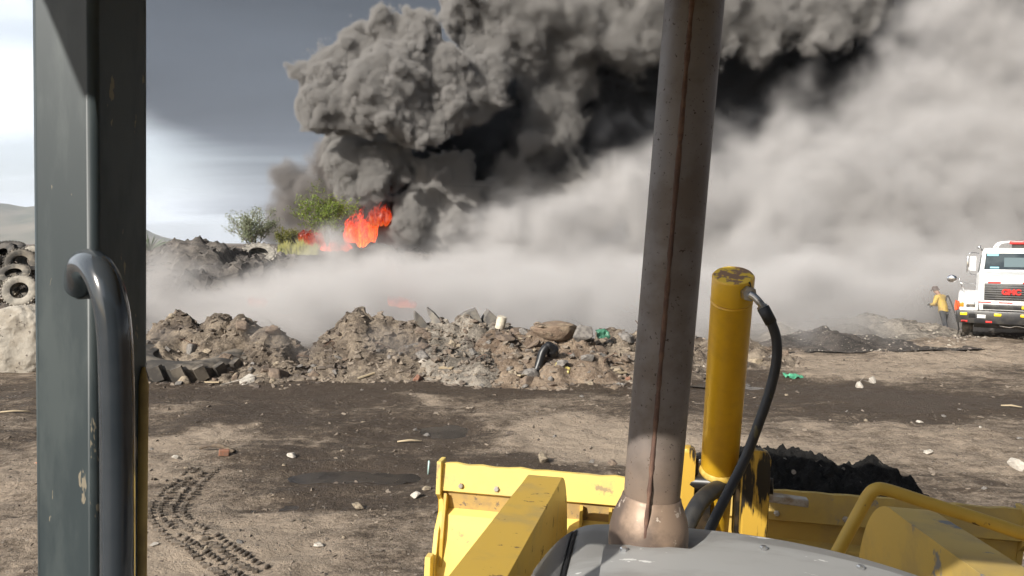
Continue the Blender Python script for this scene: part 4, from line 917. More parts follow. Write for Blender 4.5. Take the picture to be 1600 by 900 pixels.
for px, py, ln, a, lb in ((22, 645, .5, .15, 'pale splinter of wood on the dirt left of the cab post'), (1590 - 10, 642, .3, -.5, 'pale stick lying on the dark track at the far right'), (640, 690, .35, .1, 'short bleached stick beside the puddle in the middle')):
    bm = bmesh.new(); add_tube(bm, [(-ln / 2, 0, .03), (0, .01, .045), (ln / 2, 0, .03)], [.012, .018, .01], 6); o = obj('stick', bm, M_wood, smooth=True, label=lb, cat='stick'); o.location = at_ground(px, py); o.rotation_euler = (0, 0, a)
M_wire = mat('rusty_wire', (.07, .04, .028), .8, c2=(.14, .08, .05), scale=9)
wr_ = random.Random(21)
for px, py in ((300, 540), (455, 560), (520, 545), (610, 552), (700, 520), (745, 566), (905, 540), (940, 570), (1010, 530)):
    Y = 16.0; x = P(px, py, Y).x; ys = np.linspace(14.8, 18, 60); zs = berm_h(np.full(60, x), ys); pys = 450 - FPX * np.array([(Vector((x, yy, zz)) - Vector((0, 0, H))).dot(Vector((0, math.sin(PITCH), math.cos(PITCH)))) / (Vector((x, yy, zz)) - Vector((0, 0, H))).dot(Vector((0, math.cos(PITCH), -math.sin(PITCH)))) for yy, zz in zip(ys, zs)])
    k = int(np.argmin(np.abs(pys - py))); q = Vector((x, ys[k], zs[k])); bm = bmesh.new(); p0 = Vector((0, 0, -.05)); pts = [p0]; d = Vector((wr_.uniform(-1, 1), wr_.uniform(-.8, 0), wr_.uniform(.3, 1))).normalized()
    for _ in range(5): d = (d + Vector((wr_.gauss(0, .5), wr_.gauss(0, .3), wr_.gauss(-.18, .3)))).normalized(); pts.append(pts[-1] + d * wr_.uniform(.07, .16))
    add_tube(bm, smooth_path(pts, 5), .010, 6); o = obj('wire', bm, M_wire, smooth=True, label='bent rusty wire sticking out of the rubble row', cat='wire', group='bent wires in the rubble row'); o.location = q
for k, (px, py) in enumerate(((345, 585), (575, 575), (690, 570), (820, 560), (965, 585))):
    Y = 15.4; x = P(px, py, Y).x; yy = 15.0 + .25 * (k % 3); z = float(berm_h([x], [yy])[0]); bm = bmesh.new(); add_box(bm, (0, 0, .02), (wr_.uniform(.35, .6), .09, .03), None, .004); o = obj('plank', bm, M_wood, label='short weathered plank lying in the rubble row', cat='plank', group='planks in the rubble row'); o.location = (x, yy, z); o.rotation_euler = (wr_.uniform(-.4, .4), wr_.uniform(-.5, .5), wr_.uniform(-1, 1))
# wheel tracks: lug prints pressed up in the dirt
bm = bmesh.new(); tp = smooth_path([at_ground(*q) for q in ((322, 735), (300, 752), (275, 775), (262, 795), (262, 812), (280, 832), (312, 852), (350, 876), (395, 905))], 40)
tp = [p_ for p_ in tp]
acc = 0; last = tp[0]; jr = random.Random(9)
for a, b in zip(tp, tp[1:]):
    acc += (b - a).length
    if acc > .075:
        acc = 0; t = (b - a).normalized(); t.z = 0; s = Vector((t.y, -t.x, 0))
        for off, tw in ((-.17, .5), (-.05, -.5), (.07, .5), (.18, -.5)):
            if jr.random() < .12: continue
            c = b + s * (off * .92); c.z = float(ground_h([c.x], [c.y])[0]) + .012
            m = Matrix.Translation(c) @ Matrix.Rotation(math.atan2(t.y, t.x) + tw + jr.uniform(-.2, .2), 4, 'Z')
            r = bmesh.ops.create_cube(bm, size=1); bmesh.ops.transform(bm, matrix=m @ Matrix.Diagonal((.036, .078 * jr.uniform(.6, 1.1), .040 * jr.uniform(.4, 1.1), 1)), verts=r['verts'])
bmesh.ops.bevel(bm, geom=bm.edges[:], offset=.009, segments=1, affect='EDGES')
obj('tyre_track', bm, ground_mat('track_dirt', (.07, .056, .044), (.27, .225, .18), False, False), kind='structure')

# ------------------------------------------------------------------ trees and grass by the fire
M_bark = mat('grey_bark', (.20, .17, .13), .9, c2=(.12, .10, .08), scale=10)
def leaf_mat(name, a, b):
    m = mat(name, a, .6, c2=b, scale=1.3, lo=.35, hi=.65); bs = m.node_tree.nodes['Principled BSDF']
    nt = m.node_tree; out = nt.nodes['Material Output']; tr = NT(nt, 'ShaderNodeBsdfTranslucent'); tr.inputs[0].default_value = (*a, 1)
    mx = NT(nt, 'ShaderNodeMixShader'); mx.inputs[0].default_value = .45; nt.links.new(bs.outputs[0], mx.inputs[1]); nt.links.new(tr.outputs[0], mx.inputs[2]); nt.links.new(mx.outputs[0], out.inputs['Surface']); return m
def tree(loc, hgt, wid, nl, leaf, lm, seed, label, stems=5, droop=.1):
    r = random.Random(seed); root = empty('tree', loc, label=label, cat='tree')
    bmt = bmesh.new(); bml = bmesh.new()
    def branch(p, d, ln, rad, lev):
        pts = [p]; n = 6
        for i in range(n):
            d = (d + Vector((r.gauss(0, .16), r.gauss(0, .16), r.gauss(.03, .1)))).normalized(); pts.append(pts[-1] + d * ln / n)
        add_tube(bmt, pts, [rad * (1 - .65 * i / n) for i in range(n + 1)], 6)
        if lev < 2:
            for i in range(2, n + 1):
                for _ in range(2 if lev == 0 else 2):
                    if r.random() < .8:
                        dd = (d + Vector((r.gauss(0, .65), r.gauss(0, .65), r.gauss(.15, .4)))).normalized(); branch(pts[i], dd, ln * r.uniform(.38, .6), rad * .45, lev + 1)
        if lev >= 1:
            for _ in range(nl):
                q = pts[r.randrange(2, n + 1)] + Vector((r.gauss(0, .16), r.gauss(0, .16), r.gauss(0, .14))) * wid * .32
                s = leaf * r.uniform(.6, 1.4); e = Euler((r.uniform(-1, 1), r.uniform(-1, 1), r.uniform(0, 6.28))).to_matrix()
                vs = [bml.verts.new(q + e @ Vector(c) * s) for c in ((-.5, 0, 0), (0, -.22, .05), (.5, 0, 0), (0, .22, .05))]; bml.faces.new(vs)
    for k in range(stems):
        a = 6.28 * k / stems + r.uniform(-.4, .4); t = r.uniform(.12, .5) * wid / hgt * 1.4
        branch(Vector((0, 0, -.2)), Vector((math.cos(a) * t, math.sin(a) * t, 1)).normalized(), hgt * r.uniform(.6, .85), .07 * hgt / 4, 0)
    obj('trunk', bmt, M_bark, root, smooth=True); obj('crown', bml, lm, root)
    return root
tree(P(512, 380, 57), 4.0, 3.0, 11, .20, leaf_mat('bright_green_leaves', (.30, .38, .07), (.16, .23, .05)), 4, 'bushy bright green tree standing right in front of the flames', 6)
tree(P(396, 392, 55), 2.9, 2.6, 9, .17, leaf_mat('grey_green_leaves', (.36, .39, .26), (.22, .26, .16)), 11, 'thin grey green tree left of the fire, against the white sky', 6)
tree(P(447, 388, 59), 1.7, 2.0, 8, .17, leaf_mat('olive_leaves', (.28, .28, .08), (.16, .18, .05)), 15, 'low olive bush between the two trees by the fire', 5)
# grass bank
r_ = random.Random(2); bm = bmesh.new()
for _ in range(2600):
    px = r_.uniform(430, 498); p = P(px, 394, 54 + r_.uniform(0, 2.5)); h = r_.uniform(.25, .95) * (1 - ((px - 465) / 42) ** 2 * .5) * (.75 + .5 * math.sin(px * .41) * math.sin(px * .17)); d = Vector((r_.gauss(0, .22), r_.gauss(0, .22), 0)) * h; w = r_.uniform(.03, .07)
    a = bm.verts.new(p - Vector((w, 0, .2))); b = bm.verts.new(p + Vector((w, 0, -.2))); c = bm.verts.new(p + d + Vector((0, 0, h))); bm.faces.new((a, b, c))
obj('grass', bm, mat('yellow_green_grass', (.34, .32, .09), .7, c2=(.18, .19, .05), scale=1.5), kind='stuff')
# spiky plant beside the post
root = empty('agave_plant', P(233, 392, 36), label='spiky grey green plant beside the cab post above the slag heap', cat='plant'); bm = bmesh.new(); r_ = random.Random(6)
for k in range(46):
    a = r_.uniform(0, 6.28); e = r_.uniform(.35, 1.5); d = Vector((math.cos(a) * math.cos(e), math.sin(a) * math.cos(e), math.sin(e))); ln = r_.uniform(.7, 1.15); s = Vector((-math.sin(a), math.cos(a), 0)) * .03
    v = [bm.verts.new(-s), bm.verts.new(s), bm.verts.new(d * ln * .6 + s * .8), bm.verts.new(d * ln - Vector((0, 0, .12)))]; bm.faces.new(v)
obj('leaves', bm, leaf_mat('agave_leaf', (.13, .18, .11), (.08, .12, .07)), root)

# ------------------------------------------------------------------ fire
def fire_mat(name, s):
    m = bpy.data.materials.new(name); m.use_nodes = True; nt = m.node_tree; L = nt.links.new; b = nt.nodes['Principled BSDF']; b.inputs['Base Color'].default_value = (.02, .005, 0, 1)
    tc = NT(nt, 'ShaderNodeTexCoord'); mp = NT(nt, 'ShaderNodeMapping'); mp.inputs['Scale'].default_value = (1, 1, .45); L(tc.outputs['Object'], mp.inputs[0])
    n = NT(nt, 'ShaderNodeTexNoise', i_Scale=2.1, i_Detail=6.0, i_Roughness=.66, i_Distortion=1.4); L(mp.outputs[0], n.inputs['Vector'])
    g = NT(nt, 'ShaderNodeSeparateXYZ'); L(tc.outputs['Generated'], g.inputs[0])
    a = NT(nt, 'ShaderNodeMath', operation='MULTIPLY_ADD'); L(g.outputs[2], a.inputs[0]); a.inputs[1].default_value = -.38; L(n.outputs['Fac'], a.inputs[2])
    tr = NT(nt, 'ShaderNodeBsdfTransparent'); al = NT(nt, 'ShaderNodeMapRange', interpolation_type='SMOOTHSTEP'); L(a.outputs[0], al.inputs[0]); al.inputs[1].default_value = .16; al.inputs[2].default_value = .36
    mxs = NT(nt, 'ShaderNodeMixShader'); L(al.outputs[0], mxs.inputs[0]); L(tr.outputs[0], mxs.inputs[1]); L(b.outputs[0], mxs.inputs[2]); L(mxs.outputs[0], nt.nodes['Material Output'].inputs['Surface'])
    cr = NT(nt, 'ShaderNodeValToRGB'); L(a.outputs[0], cr.inputs[0]); e = cr.color_ramp.elements
    e[0].position = .17; e[0].color = (.12, .006, .002, 1); e[1].position = .66; e[1].color = (1, .46, .10, 1)
    for p_, c in ((.29, (.55, .03, .006, 1)), (.39, (.95, .06, .006, 1)), (.50, (1, .14, .016, 1))): k = e.new(p_); k.color = c
    L(cr.outputs[0], b.inputs['Emission Color']); b.inputs['Emission Strength'].default_value = s; return m
M_fire = fire_mat('flame', 1.7)
def fire(px, py, Y, w, h, n, seed, label, lean=.2, m_=M_fire, sink=.9):
    r = random.Random(seed); root = empty('fire', P(px, py, Y), label=label, cat='fire'); 
    for k in range(n):
        bm = bmesh.new(); x = (k + .5) / n * 2 - 1 + r.uniform(-.15, .15); hh = h * r.uniform(.55, 1.0) * (1 - .3 * abs(x)); rad = w / n * r.uniform(1.1, 1.9); pts = []; rs = []
        b = Vector((x * w / 2, r.uniform(-.3, .3), -.1)); ph = r.uniform(0, 6)
        for i in range(15):
            t = i / 14; pts.append(b + Vector((0, 0, -sink * h * .3 * (1 - t))) + Vector((lean * hh * t * t + .16 * rad * 2 * math.sin(4 * t + ph) * t, .2 * math.cos(3 * t + ph) * t, hh * t))); rs.append(rad * 1.05 * max(.02, math.sin(math.pi * min(1, t * .93 + .05)) ** .8 * (1.15 - .75 * t)) + .004)
        add_tube(bm, pts, rs, 14)
        for v in bm.verts: v.co += Vector((mnoise.noise(v.co * 1.7 + Vector((seed, 0, 0))), mnoise.noise(v.co * 1.7 + Vector((0, seed, 5))), 0)) * .42 * min(1, rad)
        for v in bm.verts: v.co += Vector((mnoise.noise(v.co * 4 + Vector((seed, 0, 0))), 0, mnoise.noise(v.co * 4 + Vector((0, seed, 5))))) * .16 * min(1, rad)
        obj('flame', bm, m_, root, smooth=True)
    return root
fire(563, 366, 61.2, 2.1, 3.6, 9, 1, 'tall orange flames under the black smoke beside the green tree', .25)
fire(590, 340, 61.0, 1.5, 2.2, 6, 2, 'red flame tongue at the upper right of the main fire', .35, fire_mat('red_flame', .5))
fire(488, 372, 60, 1.3, 1.9, 3, 3, 'red flames glimpsed behind the left side of the green tree', .1, fire_mat('dull_flame', .35))
fire(520, 386, 58.5, 1.6, .9, 4, 4, 'low orange flames at the foot of the green tree', .1)
fire(628, 470, 26, .7, .3, 4, 5, 'faint red flames glowing through the pale smoke behind the middle mound', .1)
fire(402, 468, 31, .6, .12, 3, 6, 'faint red flame low in the pale smoke behind the left mound', .1)

# ------------------------------------------------------------------ white tanker truck
TY = 20.5
tk = empty('water_truck', P(1577, 534, TY), label='white tanker truck with black grille and red emblem parked at the right edge', cat='truck')
tk.rotation_euler = (0, 0, R(-32))
M_wp = mat('white_truck_paint', (.80, .80, .79), .35, c2=(.70, .69, .66), scale=2.5, coat=.3)
M_blk = mat('black_bumper_paint', (.02, .02, .022), .4, c2=(.05, .047, .042), scale=5)
M_glass = mat('windscreen_glass', (.02, .03, .035), .06, spec=.8, c2=(.05, .065, .07), scale=1.2)
M_chr = mat('chrome', (.75, .75, .75), .15, 1.0)
M_redt = mat('red_reflector', (.60, .035, .03), .35); M_yl = mat('yellow_lamp', (.85, .62, .02), .3); M_or = mat('orange_lamp', (.85, .25, .02), .3); M_pl = mat('plate_white', (.7, .7, .68), .5); M_seat = mat('dark_cab_interior', (.03, .03, .032), .8); M_blue = mat('blue_sun_strip', (.20, .50, .62), .4)
def tp_(name, bm, m, parent=None, **kw):
    return obj(name, bm, m, parent or tk, **kw)
def bx(name, c, s, m, parent=None, bev=.01, **kw):
    bm = bmesh.new(); add_box(bm, c, s, None, bev); return tp_(name, bm, m, parent, smooth=True, autosmooth=40, **kw)
# cab: trapezoid front view, depth to 3 m
def loft(name, secs, m, parent=None, bev=.03):
    """secs: (y, [(x, z)...]) same count"""
    bm = bmesh.new(); rows = [[bm.verts.new((x, y, z)) for x, z in s] for y, s in secs]; n = len(rows[0])
    for a, b in zip(rows, rows[1:]):
        for k in range(n): bm.faces.new((a[k], a[(k + 1) % n], b[(k + 1) % n], b[k]))
    bm.faces.new(rows[0][::-1]); bm.faces.new(rows[-1])
    if bev: bmesh.ops.bevel(bm, geom=[e for e in bm.edges if e.calc_face_angle(0) > .4], offset=bev, segments=3, affect='EDGES')
    return tp_(name, bm, m, parent, smooth=True, autosmooth=45)
hw = .72
loft('hood', [(.0, [(-.78, .86), (.78, .86), (.76, 1.70), (.66, 1.80), (-.66, 1.80), (-.76, 1.70)]), (.25, [(-.8, .86), (.8, .86), (.78, 1.74), (.68, 1.84), (-.68, 1.84), (-.78, 1.74)]), (1.15, [(-.86, .86), (.86, .86), (.82, 1.84), (.72, 1.93), (-.72, 1.93), (-.82, 1.84)])], M_wp)
cab = loft('cab', [(1.15, [(-.78, .8), (.78, .8), (.80, 1.75), (.74, 1.95), (-.74, 1.95), (-.80, 1.75)]), (1.40, [(-.78, .8), (.78, .8), (.79, 1.75), (.70, 2.46), (-.70, 2.46), (-.79, 1.75)]), (1.65, [(-.78, .8), (.78, .8), (.79, 1.75), (.66, 2.58), (-.66, 2.58), (-.79, 1.75)]), (2.7, [(-.78, .8), (.78, .8), (.79, 1.75), (.66, 2.56), (-.66, 2.56), (-.79, 1.75)])], M_wp, bev=.04)
# windscreen lies on the sloping front: 3 mm proud
bm = bmesh.new(); q = [(-.66, 1.15 - .004, 1.96), (.66, 1.15 - .004, 1.96), (.615, 1.365, 2.42), (-.615, 1.365, 2.42)]
n_ = Vector((0, -.50, .245)).normalized(); f = [bm.verts.new(Vector(v) + n_ * .012) for v in q]; bk = [bm.verts.new(Vector(v) - n_ * .004) for v in q]; bm.faces.new(f); bm.faces.new(bk[::-1])
for k in range(4): bm.faces.new((f[k], f[(k + 1) % 4], bk[(k + 1) % 4], bk[k]))
ws = tp_('windscreen', bm, M_glass)
def on_ws(u, v, d): return Vector((u, 1.15 + (v - 1.955) * .462 - .004, v)) + n_ * d
def wsq(name, u0, u1, v0, v1, m, d=.018):
    bm = bmesh.new(); bm.faces.new([bm.verts.new(on_ws(*p_, d)) for p_ in ((u0, v0), (u1, v0), (u1, v1), (u0, v1))]); r = bmesh.ops.extrude_face_region(bm, geom=bm.faces[:]); bmesh.ops.translate(bm, vec=-n_ * .004, verts=[v_ for v_ in r['geom'] if isinstance(v_, bmesh.types.BMVert)]); return tp_(name, bm, m, ws)
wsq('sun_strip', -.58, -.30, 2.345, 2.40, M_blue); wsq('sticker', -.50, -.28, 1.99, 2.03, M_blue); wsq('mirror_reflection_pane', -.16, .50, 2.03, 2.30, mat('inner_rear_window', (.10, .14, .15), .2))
for s in (-1, 1):
    bm = bmesh.new(); add_tube(bm, [on_ws(s * .665, 1.955, .012), on_ws(s * .622, 2.43, .012)], .022, 8); tp_('windscreen_pillar', bm, M_wp, ws, smooth=True)
    bm = bmesh.new(); q = [(s * .795, 1.5, 1.80), (s * .795, 2.1, 1.80), (s * .715, 2.1, 2.38), (s * .725, 1.62, 2.36)]; a = [bm.verts.new(Vector(v) + Vector((s * .012, 0, 0))) for v in q]; b = [bm.verts.new(Vector(v) - Vector((s * .02, 0, 0))) for v in q]; bm.faces.new(a); bm.faces.new(b)
    for k in range(4): bm.faces.new((a[k], a[(k + 1) % 4], b[(k + 1) % 4], b[k]))
    tp_('side_window', bm, M_glass)
# grille
M_bar_ = mat('grey_grille_bar', (.16, .16, .16), .4)
gr_ = bx('grille', (0, -.005, 1.375), (1.26, .05, .46), M_blk, bev=.005)
for k in range(7):
    bx('grille_bar', (0, -.036, 1.19 + k * .063), (1.24, .014, .013), M_bar_, gr_, .002)
for x in (-.36, 0, .36): bx('grille_post', (x, -.034, 1.375), (.025, .01, .45), M_blk, gr_, .002)
bx('lower_grille', (0, -.008, .955), (1.30, .05, .13), M_blk, bev=.005)
bx('plate', (.38, -.040, .955), (.26, .014, .075), M_yl, bev=.003)
# red emblem: three block letters in a row on the grille
fc = bpy.data.curves.new('emblem', 'FONT'); fc.body = 'GMC'; fc.size = .205; fc.extrude = .012; fc.align_x = 'CENTER'; fc.offset = .012; fc.space_character = .95; fc.materials.append(M_redt)
fo = bpy.data.objects.new('emblem_font', fc); col.objects.link(fo); dg = bpy.context.evaluated_depsgraph_get(); em = bpy.data.meshes.new_from_object(fo.evaluated_get(dg)); bpy.data.objects.remove(fo)
eo = bpy.data.objects.new('emblem', em); col.objects.link(eo); eo.parent = tk; eo.location = (0, -.062, 1.31); eo.rotation_euler = (R(90), 0, 0)
for x in (-.40, .40): bx('reflective_tape', (x, -.012, 1.63), (.30, .012, .045), M_redt, bev=.002)
for x in (-.62, -.12, .45): bx('reflective_tape', (x, -.010, 1.075), (.32, .012, .028), M_redt, bev=.002)
# fenders
for s in (-1, 1):
    bm = bmesh.new(); poly = [(-.15, .84), (-.15, 1.02), (-.06, 1.18), (.12, 1.30), (.5, 1.38), (1.0, 1.34), (1.3, 1.1), (1.36, .8), (1.2, .8), (1.1, .98), (.9, 1.08), (.6, 1.1), (.3, 1.02), (.12, .84)]
    add_prism(bm, poly, frame(Vector((s * 1.0, 0, 0)), Vector((0, 1, 0)), Vector((0, 0, 1)), Vector((1, 0, 0))), .50, .06)
    fd = tp_('fender', bm, M_wp, smooth=True, autosmooth=40)
    bm = bmesh.new(); add_box(bm, (s * 1.17, -.145, 1.0), (.14, .06, .13), None, .02); tp_('turn_signal', bm, M_or, fd, smooth=True, autosmooth=40)
    bm = bmesh.new(); add_box(bm, (s * .94, -.155, 1.0), (.22, .03, .14), None, .02); tp_('headlight', bm, M_chr, fd, smooth=True, autosmooth=40)
    # front wheel
    bm = tyre_bm(.52, .27, .5, 40, .012, 40); bmesh.ops.transform(bm, matrix=Matrix.Translation((s * 1.0, .62, .5)) @ Matrix.Rotation(R(90), 4, 'Y'), verts=bm.verts); w_ = tp_('wheel', bm, M_tyre, smooth=True, autosmooth=35)
    bm = bmesh.new(); add_lathe(bm, [(0, -.02), (.1, -.02), (.14, .04), (.26, .05), (.27, .1), (.27, -.1), (.0, -.1)], Matrix.Translation((s * 1.06, .62, .5)) @ Matrix.Rotation(R(90) * s, 4, 'Y'), 24); tp_('rim', bm, M_wp, w_, smooth=True, autosmooth=40)
    # mirrors
    bm = bmesh.new(); add_tube(bm, smooth_path([(s * .78, 1.45, 2.42), (s * .95, 1.35, 2.44), (s * 1.04, 1.32, 2.38), (s * 1.04, 1.32, 1.95), (s * .95, 1.38, 1.80), (s * .80, 1.5, 1.78)], 6), .014, 8); mr_ = tp_('mirror_bracket', bm, M_chr, smooth=True)
    bm = bmesh.new(); add_box(bm, (s * .93, 1.30, 2.12), (.17, .07, .42), None, .02); tp_('mirror', bm, M_wp, mr_, smooth=True, autosmooth=40)
    bm = bmesh.new(); add_box(bm, (s * 1.06, 1.30, 2.10), (.06, .06, .48), None, .02); tp_('mirror', bm, M_chr, mr_, smooth=True, autosmooth=40)
    bm = bmesh.new(); add_tube(bm, [(s * 1.10, .15, 1.30), (s * 1.24, -.05, 1.72)], .012, 6); add_tube(bm, [(s * 1.24, -.05, 1.60), (s * .80, .2, 1.57)], .010, 6); st = tp_('mirror_stalk', bm, M_chr, smooth=True)
    bm = bmesh.new(); bmesh.ops.create_uvsphere(bm, u_segments=20, v_segments=12, radius=.125); bmesh.ops.transform(bm, matrix=Matrix.Translation((s * 1.42, -.06, 1.72)) @ Matrix.Diagonal((1.05, .45, .85, 1)), verts=bm.verts); tp_('convex_mirror', bm, M_chr, st, smooth=True)
    bm = bmesh.new(); add_tube(bm, [(s * 1.24, -.05, 1.72), (s * 1.34, -.05, 1.725)], .012, 6); tp_('mirror_arm', bm, M_chr, st, smooth=True)
    bm = bmesh.new(); add_lathe(bm, [(.02, 0), (.025, .1), (.07, .16), (.0, .15)], Matrix.Translation((s * .70, 1.5, 2.5)) @ Matrix.Rotation(R(40) * s, 4, 'Y'), 12); tp_('marker_horn', bm, M_chr, smooth=True)
# bumper
bm = bmesh.new(); add_box(bm, (0, -.24, .675), (2.56, .22, .35), None, .03); bp_ = tp_('bumper', bm, M_blk, smooth=True, autosmooth=40)
for x in (-1.10, -.30, .30, 1.10): bx('fog_lamp', (x, -.355, .755), (.17, .03, .075), M_yl, bp_, .012)
bx('licence_plate', (-.68, -.354, .70), (.20, .012, .095), M_pl, bp_, .003); bx('tow_recess', (-.90, -.352, .71), (.16, .012, .12), mat('recess_black', (.008, .008, .008), .8), bp_, .003)
for x in (-1.08, -.50, .5, 1.08): bx('reflector', (x, -.354, .555), (.15, .012, .05), M_redt, bp_, .003)
bx('lower_apron', (.1, .05, .44), (1.9, .2, .16), M_blk)
bx('axle', (0, .62, .45), (1.75, .16, .16), M_blk); bx('chassis', (0, 3.6, .72), (.9, 6.6, .26), M_blk); 
bm = bmesh.new(); add_tube(bm, smooth_path([(-.25, -.12, .44), (0, -.14, .41), (.15, -.14, .45), (.45, -.12, .40)], 5), .018, 6); tp_('tow_chain', bm, M_chr, smooth=True)
# roof gear: red light bar, white pipes
bx('roof_lamp_bar', (.33, 1.9, 2.74), (.72, .25, .10), M_redt, bev=.03); bx('lamp_bar_mount', (.33, 1.9, 2.645), (.6, .1, .13), M_blk)
for k, dx in enumerate((-.26, -.18)):
    bm = bmesh.new(); add_tube(bm, smooth_path([(dx - .16, 2.2, 2.5), (dx - .12, 2.2, 2.64), (dx, 2.2, 2.74), (dx + .3, 2.2, 2.77)], 6), .03, 8); tp_('roof_pipe', bm, M_wp, smooth=True)
# tank and rear wheels
bm = bmesh.new(); add_lathe(bm, [(0, 0), (.60, .02), (.70, .1), (.72, .2), (.72, 3.8), (.70, 3.9), (.60, 3.98), (0, 4)], Matrix.Translation((0, 3.0, 1.75)) @ Matrix.Rotation(R(-90), 4, 'X'), 32); tp_('water_tank', bm, M_wp, smooth=True, autosmooth=40)
for s in (-1, 1):
    for yy in (4.9, 6.1):
        bm = tyre_bm(.52, .5, .5, 40, .012, 32); bmesh.ops.transform(bm, matrix=Matrix.Translation((s * .9, yy, .5)) @ Matrix.Rotation(R(90), 4, 'Y'), verts=bm.verts); tp_('rear_wheel', bm, M_tyre, smooth=True, autosmooth=35)
# pennant beside the fender
p = P(1498, 493, 20.0); bm = bmesh.new(); add_tube(bm, [(0, 0, -.5), (0, 0, .40)], .012, 6); fl = empty('safety_flag', p, label='small orange flag on a thin pole left of the truck fender', cat='flag'); obj('flag_pole', bm, M_blk, fl, smooth=True)
bm = bmesh.new(); bmesh.ops.create_grid(bm, x_segments=8, y_segments=8, size=.5)
for v in bm.verts: v.co = Vector((v.co.x * .12 - .05, .02 * math.sin(v.co.x * 9 + v.co.y * 4), .28 + v.co.y * (.24 - .1 * v.co.x)))
bmesh.ops.solidify(bm, geom=bm.faces[:], thickness=.006); obj('flag_cloth', bm, mat('orange_flag', (.85, .12, .04), .6), fl, smooth=True)

# ------------------------------------------------------------------ firefighters
def skin_mesh(name, verts, edges, m, parent, sub=2):
    me_ = bpy.data.meshes.new(name); me_.from_pydata([v[0] for v in verts], edges, []); me_.materials.append(m); o = bpy.data.objects.new(name, me_); col.objects.link(o)
    md = o.modifiers.new('skin', 'SKIN'); md.use_smooth_shade = True
    for i, v in enumerate(verts):
        r = v[1]; me_.skin_vertices[0].data[i].radius = (r, r) if not isinstance(r, tuple) else r
    me_.skin_vertices[0].data[0].use_root = True
    o.modifiers.new('sub', 'SUBSURF').levels = sub; o.modifiers['sub'].render_levels = sub
    dg = bpy.context.evaluated_depsgraph_get(); bme = bpy.data.meshes.new_from_object(o.evaluated_get(dg)); bpy.data.objects.remove(o)
    bme.polygons.foreach_set('use_smooth', [True] * len(bme.polygons)); o = bpy.data.objects.new(name, bme); col.objects.link(o); o.parent = parent; return o
M_skin = mat('skin', (.36, .20, .13), .55); M_jac = mat('yellow_fire_jacket', (.55, .38, .08), .75, c2=(.40, .27, .08), scale=6); M_trs = mat('dark_trousers', (.035, .038, .045), .85, c2=(.07, .07, .07), scale=6); M_boot = mat('black_boot', (.015, .014, .013), .5); M_helm = mat('dark_helmet', (.10, .07, .06), .5); M_helm2 = mat('pale_helmet', (.72, .66, .50), .5)
